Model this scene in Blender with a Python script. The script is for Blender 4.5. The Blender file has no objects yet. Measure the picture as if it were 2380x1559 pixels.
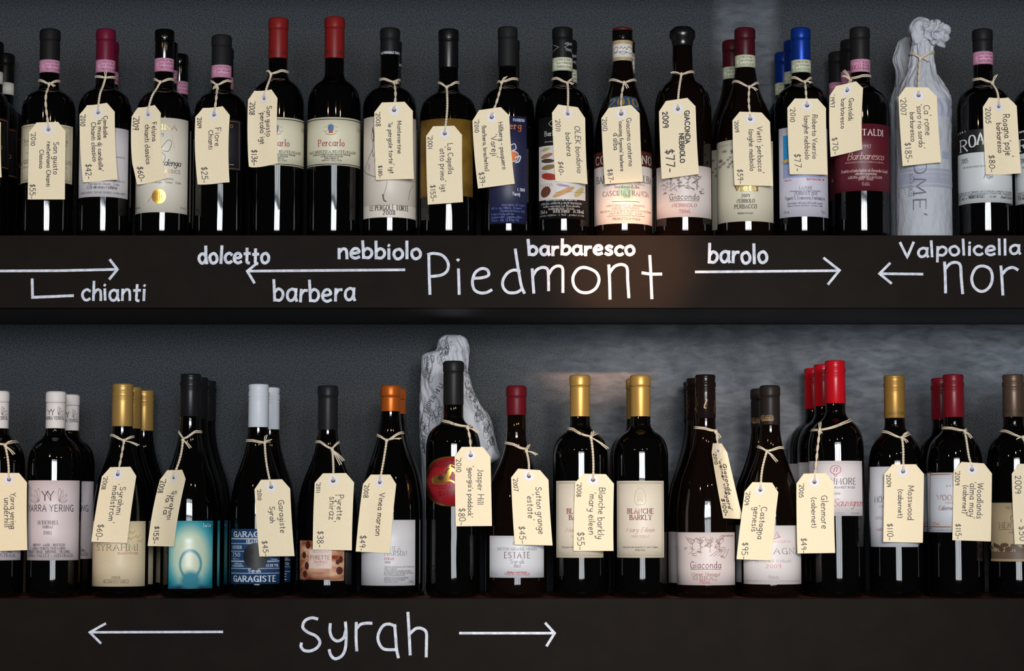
import bpy, math, random
from math import sin, cos, tan, pi, asin, atan, sqrt, radians
from mathutils import Vector, Euler, noise
from mathutils.geometry import delaunay_2d_cdt

C = bpy.context.scene.collection
SC = bpy.context.scene
W, H, F = 2380.0, 1559.0, 5000.0          # photograph frame, focal length in its pixels

# ------------------------------------------------------------------ camera
PITCH = atan(410.0 / F)
CAM = Vector((0.0, -3.0, 1.45))
cd = bpy.data.cameras.new('camera'); cam = bpy.data.objects.new('camera', cd); C.objects.link(cam)
cd.sensor_fit = 'HORIZONTAL'; cd.sensor_width = 36.0; cd.lens = F * 36.0 / W
cam.location = CAM; cam.rotation_euler = (pi / 2 + PITCH, 0, 0)
SC.camera = cam
cd.clip_start = 0.05

def P(px, py, Y):
    """world point on the plane y = Y that the photograph shows at pixel (px, py)"""
    u = (px - W / 2) / F; v = (H / 2 - py) / F
    d = Vector((u, cos(PITCH) - v * sin(PITCH), sin(PITCH) + v * cos(PITCH)))
    return CAM + d * ((Y - CAM.y) / d.y)

# ------------------------------------------------------------------ light
SC.view_settings.view_transform = 'Standard'; SC.view_settings.look = 'None'
SC.view_settings.exposure = 0.12; SC.view_settings.gamma = 1.0
SC.view_settings.use_curve_mapping = False
wd = bpy.data.worlds.new('room_dusk'); SC.world = wd; wd.use_nodes = True
bg = wd.node_tree.nodes['Background']; bg.inputs[0].default_value = (0.55, 0.6, 0.7, 1); bg.inputs[1].default_value = 0.018

def lamp(name, kind, loc, target, power, color, **kw):
    l = bpy.data.lights.new(name, kind); l.energy = power; l.color = color
    for k, v in kw.items(): setattr(l, k, v)
    o = bpy.data.objects.new(name, l); C.objects.link(o); o.location = loc
    o.rotation_euler = (Vector(target) - Vector(loc)).to_track_quat('-Z', 'Y').to_euler()
    return o
DAY = (0.90, 0.95, 1.0)
for wx, ww in ((-0.42, 0.62), (0.36, 0.82), (1.14, 0.58)):      # tall shop window behind the photographer: three bays, three lights high
    for wz, wh, rad in ((1.36, 0.26, 9), (0.70, 0.98, 30), (-0.20, 0.74, 10)):   # sky and tree tops, bright street front, shaded pavement
        lamp('shop_window_daylight', 'AREA', (wx, -5.2, CAM.z + wz), (wx, 0, CAM.z + wz), rad * pi * ww * wh, DAY, shape='RECTANGLE', size=ww, size_y=wh)
WARM = (1.0, 0.62, 0.33)
for bx, by, bz, bp in ((0.35, -2.7, 1.25, 9), (1.25, -2.3, 1.2, 6), (-1.3, -2.6, 1.25, 8)):
    lamp('pendant_bulb', 'POINT', (bx, by, CAM.z + bz), (0, 0, 1), bp * 1.4, WARM, shadow_soft_size=0.028)
def spot(px, py, rad, power, frm, blend=0.7, col=None, soft=0.03):
    t = P(px, py, 0); d = (t - Vector(frm)).length
    lamp('warm_spot', 'SPOT', frm, t, power, col or WARM, spot_size=2 * atan(rad / d), spot_blend=blend, shadow_soft_size=soft)
spot(1460, 603, 0.112, 760, (0.5, -2.6, CAM.z + 1.0), 0.7, (1.0, 0.50, 0.26))
spot(-40, 1190, 0.24, 70, (-1.2, -2.5, CAM.z + 1.25), 1.0)
spot(1540, 1190, 0.52, 120, (0.5, -2.5, CAM.z + 0.55), 1.0, (1.0, 0.86, 0.73), 0.10)  # wide soft fill, added to brighten the lower row

# ------------------------------------------------------------------ materials
def lin(h):
    h = h.lstrip('#'); r = []
    for i in (0, 2, 4):
        c = int(h[i:i + 2], 16) / 255.0
        r.append(c / 12.92 if c <= 0.04045 else ((c + 0.055) / 1.055) ** 2.4)
    return (r[0], r[1], r[2], 1.0)
MATS = {}
def mat(hexc, rough=0.55, metal=0.0, spec=0.4, key=''):
    k = (hexc, rough, metal, spec, key)
    if k in MATS: return MATS[k]
    m = bpy.data.materials.new('paint_' + hexc.lstrip('#')); m.use_nodes = True
    nt = m.node_tree; b = nt.nodes['Principled BSDF']
    b.inputs['Base Color'].default_value = lin(hexc); b.inputs['Roughness'].default_value = rough
    b.inputs['Metallic'].default_value = metal; b.inputs['Specular IOR Level'].default_value = spec
    MATS[k] = m; return m
def node(nt, t, **kw):
    n = nt.nodes.new(t)
    for k, v in kw.items(): setattr(n, k, v)
    return n
def ramp(nt, stops):
    n = node(nt, 'ShaderNodeValToRGB'); e = n.color_ramp.elements
    while len(e) < len(stops): e.new(0.5)
    for el, (p, c) in zip(e, stops): el.position = p; el.color = c
    return n
def grain(m, scale, lo, hi, bump=0.0, detail=4):
    """fibrous / speckled variation of a material's own colour"""
    nt = m.node_tree; b = nt.nodes['Principled BSDF']; tc = node(nt, 'ShaderNodeTexCoord')
    n = node(nt, 'ShaderNodeTexNoise'); n.inputs['Scale'].default_value = scale; n.inputs['Detail'].default_value = detail
    nt.links.new(tc.outputs['Object'], n.inputs['Vector'])
    r = ramp(nt, [(0.3, lin(lo)), (0.7, lin(hi))]); nt.links.new(n.outputs['Fac'], r.inputs[0]); nt.links.new(r.outputs[0], b.inputs['Base Color'])
    if bump:
        bp = node(nt, 'ShaderNodeBump'); bp.inputs['Strength'].default_value = bump; bp.inputs['Distance'].default_value = 0.001
        nt.links.new(n.outputs['Fac'], bp.inputs['Height']); nt.links.new(bp.outputs[0], b.inputs['Normal'])
    return m

def glassmat(name, col):
    m = bpy.data.materials.new(name); m.use_nodes = True; b = m.node_tree.nodes['Principled BSDF']
    b.inputs['Base Color'].default_value = col; b.inputs['Roughness'].default_value = 0.035
    b.inputs['IOR'].default_value = 1.5; b.inputs['Specular IOR Level'].default_value = 0.5
    nt = m.node_tree; tc = node(nt, 'ShaderNodeTexCoord'); n = node(nt, 'ShaderNodeTexNoise')
    mp = node(nt, 'ShaderNodeMapping'); mp.inputs['Scale'].default_value = (60, 60, 9)
    nt.links.new(tc.outputs['Object'], mp.inputs[0]); nt.links.new(mp.outputs[0], n.inputs['Vector']); n.inputs['Scale'].default_value = 1.0
    bp = node(nt, 'ShaderNodeBump'); bp.inputs['Strength'].default_value = 0.17; bp.inputs['Distance'].default_value = 0.002
    nt.links.new(n.outputs['Fac'], bp.inputs['Height']); nt.links.new(bp.outputs[0], b.inputs['Normal'])
    return m
GLASS = glassmat('dark_bottle_glass', (0.0012, 0.0010, 0.0009, 1))
GLASSB = glassmat('brown_bottle_glass', (0.0032, 0.0016, 0.0010, 1))
CARD = grain(mat('#e2d2b0', 0.75, 0, 0.15, key='card'), 900, '#decdab', '#e6d8ba', 0.12)
RING = mat('#d3d2dc', 0.6)
TWINE = grain(mat('#cfc0a8', 0.85, key='twine'), 700, '#b9a88e', '#ddd0ba', 0.4)
INK = '#241b26'
TISSUE = mat('#a8abb2', 0.55, 0, .2, key='tissue')
def crumple(m):
    nt = m.node_tree; b = nt.nodes['Principled BSDF']; L = nt.links.new; tc = node(nt, 'ShaderNodeTexCoord')
    n = node(nt, 'ShaderNodeTexNoise'); n.inputs['Scale'].default_value = 22; n.inputs['Detail'].default_value = 3
    mp = node(nt, 'ShaderNodeMapping'); mp.inputs['Scale'].default_value = (1, 1, .55); L(tc.outputs['Object'], mp.inputs[0]); L(mp.outputs[0], n.inputs['Vector'])
    mx = node(nt, 'ShaderNodeMix', data_type='RGBA'); mx.inputs[0].default_value = .07; L(mp.outputs[0], mx.inputs[6]); L(n.outputs['Color'], mx.inputs[7])
    prev = None
    for sc_, st, ds in ((34, .55, .004), (85, .45, .002), (210, .3, .001)):
        v = node(nt, 'ShaderNodeTexVoronoi', feature='DISTANCE_TO_EDGE'); v.inputs['Scale'].default_value = sc_; L(mx.outputs[2], v.inputs['Vector'])
        bp = node(nt, 'ShaderNodeBump'); bp.inputs['Strength'].default_value = st; bp.inputs['Distance'].default_value = ds; L(v.outputs['Distance'], bp.inputs['Height'])
        if prev: L(prev.outputs[0], bp.inputs['Normal'])
        prev = bp
    L(prev.outputs[0], b.inputs['Normal'])
crumple(TISSUE)
CHALK = grain(mat('#c9cbd4', 0.7, key='chalk'), 160, '#aab0be', '#d9dbe2', 0.0, 8)

# ------------------------------------------------------------------ mesh builder and object helpers
class MB:
    def __init__(s): s.v = []; s.f = []; s.m = []; s.mats = []; s.sm = []
    def mi(s, m):
        if m not in s.mats: s.mats.append(m)
        return s.mats.index(m)
    def add(s, vs, fs, m, smooth=True):
        o = len(s.v); i = s.mi(m); s.v.extend(tuple(x) for x in vs)
        for f in fs: s.f.append(tuple(a + o for a in f)); s.m.append(i); s.sm.append(smooth)
    def build(s, name, parent=None, origin=(0, 0, 0), label=None):
        me = bpy.data.meshes.new(name); ox, oy, oz = origin
        me.from_pydata([(x - ox, y - oy, z - oz) for x, y, z in s.v], [], s.f); me.update()
        for m in s.mats: me.materials.append(m)
        me.polygons.foreach_set('material_index', s.m); me.polygons.foreach_set('use_smooth', s.sm)
        o = bpy.data.objects.new(name, me); C.objects.link(o)
        if parent: o.parent = parent
        if label: o['label'] = label
        return o
def tag(o, label, cat, group=None):
    o['label'] = label; o['category'] = cat
    if group: o['group'] = group
    return o
def thing(name, loc, label, cat, group=None):
    o = bpy.data.objects.new(name, None); C.objects.link(o); o.location = loc; o.empty_display_size = 0.02
    return tag(o, label, cat, group)
def dup(root, loc, rz, label):
    r = root.copy(); C.objects.link(r); r.location = loc; r.rotation_euler = (0, 0, rz); r['label'] = label
    for ch in root.children:
        c = ch.copy(); C.objects.link(c); c.parent = r
    return r
def lathe(mb, prof, m, seg=56, cx=0, cy=0, capt=True, capb=True, knurl=()):
    vs = []; fs = []; n = len(prof)
    for i, (z, r) in enumerate(prof):
        for k in range(seg):
            a = 2 * pi * k / seg; rr = r - (0.00045 if (i in knurl and k % 2) else 0)
            vs.append((cx + rr * sin(a), cy - rr * cos(a), z))
    for i in range(n - 1):
        for k in range(seg):
            k2 = (k + 1) % seg
            fs.append((i * seg + k, (i + 1) * seg + k, (i + 1) * seg + k2, i * seg + k2))
    mb.add(vs, fs, m)
    if capt: mb.add([vs[k] for k in range(seg)], [tuple(range(seg))], m, False)
    if capb: mb.add([vs[(n - 1) * seg + k] for k in range(seg)], [tuple(reversed(range(seg)))], m, False)
def tube(mb, pts, r, m, sides=6):
    pts = [Vector(p) for p in pts]; n = len(pts); vs = []; fs = []
    for i, p in enumerate(pts):
        t = (pts[min(i + 1, n - 1)] - pts[max(i - 1, 0)])
        t = t.normalized() if t.length > 1e-9 else Vector((0, 0, 1))
        a = t.cross(Vector((0.13, 0.97, 0.21))).normalized(); b = t.cross(a)
        for k in range(sides):
            q = 2 * pi * k / sides; vs.append(p + (a * cos(q) + b * sin(q)) * r)
    for i in range(n - 1):
        for k in range(sides):
            k2 = (k + 1) % sides; fs.append((i * sides + k, i * sides + k2, (i + 1) * sides + k2, (i + 1) * sides + k))
    fs.append(tuple(reversed(range(sides)))); fs.append(tuple((n - 1) * sides + k for k in range(sides)))
    mb.add(vs, fs, m)
def box(mb, x0, x1, y0, y1, z0, z1, m):
    v = [(x, y, z) for x in (x0, x1) for y in (y0, y1) for z in (z0, z1)]
    mb.add(v, [(0, 1, 3, 2), (4, 6, 7, 5), (0, 4, 5, 1), (2, 3, 7, 6), (0, 2, 6, 4), (1, 5, 7, 3)], m, False)
def catmull(pts, n=5):
    if len(pts) < 3: return list(pts)
    closed = pts[0] == pts[-1]; out = []; L = len(pts)
    for i in range(L - 1):
        p1, p2 = pts[i], pts[i + 1]
        p0 = pts[i - 1] if i else (pts[-2] if closed else p1)
        p3 = pts[i + 2] if i + 2 < L else (pts[1] if closed else p2)
        for k in range(n):
            t = k / n
            out.append(tuple(0.5 * (2 * b + (c - a) * t + (2 * a - 5 * b + 4 * c - d) * t * t + (3 * b - a - 3 * c + d) * t ** 3)
                             for a, b, c, d in zip(p0, p1, p2, p3)))
    out.append(tuple(pts[-1])); return out

# ------------------------------------------------------------------ a stroke alphabet (one skeleton, several pens)
G = {}
for line in '''a50 46,48 28,60 8,48 4,22 16,2 34,6 46,30|46,60 45,20 51,0
b48 4,105 5,50 5,0|5,40 24,60 44,48 46,22 30,2 5,6
c42 42,50 26,60 8,48 3,26 14,4 30,0 42,8
d50 44,44 26,60 8,48 3,24 16,2 34,6 45,30|46,105 45,40 49,0
e46 4,30 28,32 44,40 36,58 18,58 4,36 6,12 24,0 44,8
f34 36,98 24,105 16,92 15,50 15,0|2,58 32,60
g48 44,50 26,60 8,50 4,26 18,8 36,16 44,40|45,60 45,0 40,-30 22,-38 6,-26
h46 5,105 5,50 5,0|5,34 22,58 38,56 43,36 44,0
i12 6,60 6,30 6,0|5,84 8,82
j20 14,60 14,0 10,-30 -4,-34|13,84 16,82
k44 5,105 5,50 5,0|!40,60 6,28 42,0
l12 6,105 6,50 6,0
m74 5,60 5,30 5,0|5,34 18,58 32,56 37,36 37,0|37,34 50,58 64,56 69,36 70,0
n46 5,60 5,30 5,0|5,34 22,58 38,56 43,36 44,0
o48 26,60 8,50 3,28 12,4 28,0 44,14 46,38 36,56 26,60
p48 5,60 5,0 5,-40|5,40 24,60 44,48 46,22 30,2 5,8
q50 46,48 28,60 8,48 4,22 16,2 34,6 46,30|46,60 46,0 46,-40
r34 5,60 5,30 5,0|5,32 18,54 34,56
s38 36,52 20,60 6,48 16,34 32,24 34,8 18,0 3,8
t36 17,90 17,40 18,6 30,0|2,58 34,60
u48 4,60 5,20 18,0 34,8 43,34|44,60 44,20 47,0
v44 !3,60 22,0 42,60
w66 !3,60 17,0 33,50 49,0 64,60
x44 !4,60 42,0|!42,60 4,0
y46 4,60 8,28 24,14 40,28|44,60 42,10 34,-26 16,-38 4,-28
z46 !4,58 40,58 4,0 44,2
A72 !2,0 36,100 70,0|!14,36 58,36
B62 !6,0 6,100|6,100 40,98 54,78 42,56 8,54|8,54 48,50 60,26 46,2 6,0
C70 66,84 44,100 16,88 4,50 16,12 44,0 68,16
D70 !6,0 6,100|6,100 40,96 66,76 68,30 46,4 6,0
E58 !54,100 6,100 6,0 56,0|!6,52 46,52
F56 !54,100 6,100 6,0|!6,52 44,52
G72 66,84 44,100 16,88 4,50 16,12 44,0 66,14|!66,0 66,44 44,44
H72 !6,100 6,0|!66,100 66,0|!6,52 66,52
I16 !8,100 8,0
J36 30,100 30,30 22,4 4,2
K64 !6,100 6,0|!58,100 8,44 62,0
L54 !6,100 6,0 52,0
M88 !6,0 10,100 44,20 78,100 82,0
N72 !6,0 6,100 66,0 66,100
O76 38,100 12,88 3,50 14,10 38,0 64,12 73,50 62,88 38,100
P58 !6,0 6,100|6,100 42,98 56,74 42,50 6,48
Q76 38,100 12,88 3,50 14,10 38,0 64,12 73,50 62,88 38,100|!44,20 74,-10
R64 !6,0 6,100|6,100 42,98 56,76 42,52 6,50|!30,50 62,0
S58 52,86 30,100 8,86 12,62 42,44 54,22 34,0 4,12
T68 !2,100 66,100|!34,100 34,0
U70 6,100 6,40 16,6 36,0 56,6 64,40 64,100
V68 !2,100 34,0 66,100
W92 !2,100 24,0 46,86 68,0 90,100
X66 !4,100 62,0|!62,100 4,0
Y66 !2,100 33,48 64,100|!33,48 33,0
Z60 !4,100 56,100 4,0 58,0
056 30,100 10,84 4,50 12,12 30,0 48,14 54,50 48,86 30,100
130 !12,84 20,100 20,0
256 6,80 20,100 44,94 48,70 30,40 4,0|!4,0 54,2
354 6,90 28,100 48,84 42,60 22,54 46,44 52,20 32,0 4,8
458 !40,0 40,100 2,32 56,32
554 !48,100 14,100 10,56|10,56 34,62 52,40 44,10 22,0 2,8
652 44,96 18,70 4,34 16,2 40,4 50,28 36,52 10,44
754 !4,100 52,100 22,0
856 30,54 10,72 16,98 42,98 48,74 28,52 6,26 16,2 42,2 54,26 30,54
952 48,70 34,52 10,60 8,88 30,100 48,84 48,50 40,0
$54 48,80 28,92 8,76 16,54 40,44 50,22 30,6 4,16|!28,108 28,-12
'10 7,108 3,86
,10 7,8 3,-16
.10 3,2 7,0
-40 !4,38 40,38
(20 18,108 4,60 4,20 16,-14
)20 4,108 18,60 18,20 6,-14
%70 !60,100 10,0|16,96 6,80 18,66 26,82 16,96|54,34 44,18 56,4 64,20 54,34
:10 3,58 7,56|3,4 7,2'''.split('\n'):
    head, body = line.split(' ', 1); ss = []
    for st in body.split('|'):
        sharp = st.startswith('!'); ss.append((sharp, [tuple(float(q) for q in p.split(',')) for p in st.lstrip('!').split()]))
    G[head[0]] = (float(head[1:]), ss)

def layout(text, style, rng, q=5):
    """-> (strokes in units of cap height = 1, total width)"""
    x = 0.0; out = []; serif = style in 'fb'
    gap = {'h': 17, 'n': 20, 'f': 22, 'b': 22, 'c': 9, 'w': 55, 'k': 15}[style]
    for ch in text:
        if ch == ' ': x += 38; continue
        small = style == 'm'
        w, ss = G.get(ch, G['o'])
        ja = rng.uniform(-0.05, 0.05) if style in 'hk' else 0; jy = rng.uniform(-4, 4) if style in 'hk' else 0
        js = rng.uniform(0.92, 1.08) if style == 'h' else 1
        for sharp, pts in ss:
            p = list(pts) if sharp else catmull(pts, q)
            r = []
            for a, b in p:
                a *= js; b *= js
                if style == 'c': a += b * 0.32
                if style in 'hk': a, b = a + b * ja, b + jy
                r.append(((x + a) / 100, b / 100))
            out.append(r)
            if serif:
                for e, nb in ((pts[0], pts[1]), (pts[-1], pts[-2])):
                    if abs(e[0] - nb[0]) < 0.35 * abs(e[1] - nb[1]) and e[1] in (0, 60, 100, 105, -40):
                        out.append([((x + e[0] - 11) / 100, e[1] / 100), ((x + e[0] + 11) / 100, e[1] / 100)])
        x += w * js + gap
    return out, (x - gap) / 100

def subdiv(pp, step=.004):
    out = [pp[0]]
    for a, b in zip(pp, pp[1:]):
        n = max(1, int(sqrt((a[0] - b[0]) ** 2 + (a[1] - b[1]) ** 2) / step))
        out += [(a[0] + (b[0] - a[0]) * i / n, a[1] + (b[1] - a[1]) * i / n) for i in range(1, n + 1)]
    return out
LIFT = [0]
def ribbon(mb, pts, hw, fmap, m, contrast=0.0, step=.004):
    """flat pen stroke along 2D pts (metres); fmap takes (s, t) to 3D"""
    P2 = [pts[0]]
    for p in subdiv(pts, step)[1:]:
        if abs(p[0] - P2[-1][0]) + abs(p[1] - P2[-1][1]) > 1e-6: P2.append(p)
    if len(P2) < 2: return
    def d(a, b):
        x, y = b[0] - a[0], b[1] - a[1]; l = sqrt(x * x + y * y) or 1; return (x / l, y / l)
    n = len(P2); vs = []; LIFT[0] = (LIFT[0] + 1) % 9; l0 = 1.2e-5 * LIFT[0]
    for i, p in enumerate(P2):
        d0 = d(P2[i - 1], p) if i else d(p, P2[1]); d1 = d(p, P2[i + 1]) if i < n - 1 else d0
        tx, ty = d0[0] + d1[0], d0[1] + d1[1]; l = sqrt(tx * tx + ty * ty)
        if l < 0.3: tx, ty, l = d1[0], d1[1], 1
        tx /= l; ty /= l
        h = hw * (1 - contrast + contrast * abs(ty)); k = min(1.6, 1 / max(0.5, tx * d1[0] + ty * d1[1]))
        e = (-hw * 0.6 if i == 0 else hw * 0.6 if i == n - 1 else 0)
        x, y = p[0] + tx * e, p[1] + ty * e
        for c in (fmap(x - ty * h * k, y + tx * h * k), fmap(x + ty * h * k, y - tx * h * k)): vs.append((c[0], c[1] - l0 - 1.5e-6 * i, c[2]))
    mb.add(vs, [(2 * i, 2 * i + 1, 2 * i + 3, 2 * i + 2) for i in range(n - 1)], m, False)
def write(mb, text, style, s0, s1, t0, h, fmap, m, pen, rng, q=5, tilt=0.0, step=.004):
    """text from s0 to s1 on baseline t0 with cap height h"""
    st, w = layout(text, style, rng, q); k = (s1 - s0) / w
    con = {'f': 0.55, 'b': 0.55, 'c': 0.45}.get(style, 0.0)
    for p in st:
        ribbon(mb, [(s0 + a * k, t0 + b * h + tilt * a * k) for a, b in p], pen, fmap, m, con, step)

# ------------------------------------------------------------------ setting: wall and the two deep shelves
WALL_Y = 0.27
ZU = P(1190, 547, 0).z; ZU0 = P(1190, 715, 0).z      # upper shelf, top and bottom of its front panel
ZL = P(1190, 1391, 0).z; ZL0 = ZL - (ZU - ZU0)
def wall_material():
    m = bpy.data.materials.new('dark_plaster'); m.use_nodes = True; nt = m.node_tree; b = nt.nodes['Principled BSDF']; L = nt.links.new
    tc = node(nt, 'ShaderNodeTexCoord'); X0, X1 = P(1668, 60, WALL_Y).x, P(1800, 60, WALL_Y).x
    fine = node(nt, 'ShaderNodeTexNoise'); fine.inputs['Scale'].default_value = 500; fine.inputs['Detail'].default_value = 3; fine.inputs['Roughness'].default_value = 0.7
    big = node(nt, 'ShaderNodeTexNoise'); big.inputs['Scale'].default_value = 3.2; big.inputs['Detail'].default_value = 6; big.inputs['Distortion'].default_value = 0.8
    mp = node(nt, 'ShaderNodeMapping'); mp.inputs['Rotation'].default_value = (0, 0.75, 0); mp.inputs['Scale'].default_value = (34, 34, 105)
    trow = node(nt, 'ShaderNodeTexNoise'); trow.inputs['Scale'].default_value = 1.0; trow.inputs['Detail'].default_value = 5; trow.inputs['Distortion'].default_value = .5
    for n in (fine, big): L(tc.outputs['Object'], n.inputs['Vector'])
    L(tc.outputs['Object'], mp.inputs[0]); L(mp.outputs[0], trow.inputs['Vector'])
    sep = node(nt, 'ShaderNodeSeparateXYZ'); L(tc.outputs['Object'], sep.inputs[0])
    # granular render on the left and above, patches of smoother trowelled plaster low on the right and in one strip higher up
    def rng_(sock, a, b_):
        mr = node(nt, 'ShaderNodeMapRange'); mr.inputs[1].default_value = a; mr.inputs[2].default_value = b_; mr.clamp = True; L(sock, mr.inputs[0]); return mr.outputs[0]
    def mth(op, a, b_):
        q = node(nt, 'ShaderNodeMath', operation=op)
        for k, x in enumerate((a, b_)):
            if isinstance(x, float): q.inputs[k].default_value = x
            else: L(x, q.inputs[k])
        return q.outputs[0]
    low = mth('MULTIPLY', rng_(sep.outputs['X'], -0.05, 0.3), rng_(sep.outputs['Z'], 1.78, 1.70))
    strip = mth('MULTIPLY', mth('MULTIPLY', rng_(sep.outputs['X'], X0 - .012, X0 + .008), rng_(sep.outputs['X'], X1 + .012, X1 - .008)), rng_(sep.outputs['Z'], 1.8, 1.85))
    zone = mth('MAXIMUM', low, strip)
    zone = mth('MAXIMUM', low, mth('MULTIPLY', strip, .5))
    am = mth('MULTIPLY', zone, rng_(mth('ADD', big.outputs['Fac'], mth('MULTIPLY', strip, .4)), .38, .56))
    rf = ramp(nt, [(0.37, lin('#131518')), (0.63, lin('#43474b'))]); L(fine.outputs['Fac'], rf.inputs[0])
    rt = ramp(nt, [(0.30, lin('#4c5055')), (0.75, lin('#777b82'))]); L(trow.outputs['Fac'], rt.inputs[0])
    mx = node(nt, 'ShaderNodeMix', data_type='RGBA'); L(am, mx.inputs[0]); L(rf.outputs[0], mx.inputs[6]); L(rt.outputs[0], mx.inputs[7])
    L(mx.outputs[2], b.inputs['Base Color']); b.inputs['Roughness'].default_value = 0.7; b.inputs['Specular IOR Level'].default_value = 0.25
    mh = node(nt, 'ShaderNodeMix', data_type='FLOAT'); L(am, mh.inputs[0]); L(fine.outputs['Fac'], mh.inputs[2]); L(trow.outputs['Fac'], mh.inputs[3])
    bp = node(nt, 'ShaderNodeBump'); bp.inputs['Strength'].default_value = 0.5; bp.inputs['Distance'].default_value = 0.002
    L(mh.outputs[0], bp.inputs['Height']); L(bp.outputs[0], b.inputs['Normal'])
    return m
mb = MB(); box(mb, -1.6, 1.6, WALL_Y, WALL_Y + 0.1, 0.9, 2.7, wall_material())
o = mb.build('wall_back'); o['kind'] = 'structure'

BOARD = grain(mat('#1d1a18', 0.6, 0, 0.05, key='panel'), 25, '#120d0a', '#16110d', 0.05, 8)
STAIN = mat('#5a2e20', 0.35, key='stain')
UNDER = mat('#3d3937', 0.6, 0, 0.3, key='under')
def shelf_thing(zt, zb, label, words):
    t = thing('wall_shelf', (0, 0, zb), label, 'shelf', 'deep wine shelves')
    org = (0, 0, zb)
    m1 = MB(); box(m1, -1.5, 1.5, 0.018, WALL_Y, zt - 0.018, zt, STAIN); m1.build('top_board', t, org)
    m2 = MB(); box(m2, -1.5, 1.5, 0.0, 0.018, zb, zt, BOARD); fp = m2.build('front_panel', t, org)
    m3 = MB(); box(m3, -1.5, 1.5, 0.018, WALL_Y, zb, zb + 0.016, UNDER); m3.build('bottom_board', t, org)
    for nm, lb, kind, data in words:
        w = MB(); fm = lambda s, q: (s, -0.0006, q); rng = random.Random(nm + lb)
        if kind == 'word':
            txt, x0, x1, yb, top, pen = data[:6]; yb2 = data[6] if len(data) > 6 else yb
            a, b = P(x0, yb, 0), P(x1, yb2, 0); hh = (P(x0, top, 0).z - a.z) / (1.05 if txt[0] != 'V' else 1.0)
            write(w, txt, 'k', a.x, b.x, a.z, hh, fm, CHALK, pen * 0.0003, rng, 6, (b.z - a.z) / (b.x - a.x))
        else:
            for pen, pts in data:
                pp = [(P(x, y, 0).x, P(x, y, 0).z) for x, y in pts]
                if kind == 'curve': pp = catmull(pp, 6)
                ribbon(w, pp, pen * 0.0003, fm, CHALK)
        w.build(nm, fp, org, lb)
    return t
def conv(x0, y0, s, st): return [(6.8, [(x0 + x / s, y0 + y / s) for x, y in p]) for p in st]
PIED = conv(800, 530, 2.975, [
 [(585,180),(588,320),(593,455)], [(580,183),(620,175),(680,190),(718,240),(712,295),(670,325),(595,335)],
 [(790,285),(793,370),(795,455)], [(784,222),(787,220),(790,222)],
 [(905,347),(960,342),(998,325),(990,290),(950,280),(905,310),(887,370),(900,425),(940,448),(985,445),(1018,428)],
 [(1212,300),(1175,290),(1130,310),(1098,360),(1100,410),(1135,445),(1190,445),(1225,425)], [(1183,148),(1195,230),(1210,320),(1225,400),(1245,448)],
 [(1300,285),(1305,370),(1311,447)], [(1305,330),(1330,290),(1370,272),(1405,285),(1412,340),(1413,430)], [(1415,320),(1440,280),(1475,262),(1508,275),(1512,340),(1512,442)],
 [(1650,272),(1610,290),(1582,340),(1590,400),(1630,440),(1690,445),(1740,415),(1762,360),(1745,310),(1700,282),(1650,272)],
 [(1830,258),(1835,370),(1838,488)], [(1835,310),(1870,265),(1920,252),(1955,275),(1960,360),(1968,478)],
 [(2113,193),(2120,320),(2127,485)], [(2062,310),(2120,318),(2192,318)]])
SYRAH = conv(640, 1380, 2.975, [
 [(290,172),(250,165),(205,185),(190,230),(225,265),(280,290),(308,330),(290,370),(245,393),(200,390),(178,365),(180,342)],
 [(380,208),(378,260),(395,305),(430,325),(470,305),(485,260)], [(485,197),(490,280),(485,370),(462,425),(415,448),(385,425),(373,388)],
 [(560,200),(558,300),(563,390)], [(560,240),(590,210),(630,202),(665,202)],
 [(830,225),(790,208),(745,220),(712,280),(715,335),(750,380),(825,385)], [(825,215),(832,300),(838,380),(850,438)],
 [(917,130),(925,270),(932,418)], [(930,275),(970,240),(1010,238),(1043,265),(1045,340),(1043,432)]])
NOR = conv(1580, 530, 2.975, [
 [(1830,238),(1835,340),(1837,445)], [(1838,280),(1870,245),(1915,238),(1940,262),(1945,340),(1955,450)],
 [(2090,262),(2045,280),(2018,340),(2030,400),(2070,435),(2115,430),(2150,390),(2160,330),(2140,280),(2090,262)],
 [(2220,265),(2228,370),(2233,460)], [(2228,320),(2260,285),(2300,272),(2335,288)]])
tb = MB(); ZT = ZU + (ZU0 - ZL); box(tb, -1.5, 1.5, 0.0, WALL_Y, ZT, ZT + (ZU - ZU0), BOARD)  # unseen shelf added above the view to shade the top of the wall
o = tb.build('unseen_shelf_1'); o['kind'] = 'structure'
def arrow(line, head, pen=6.2): return [(pen, line), (pen, head)]
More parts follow.
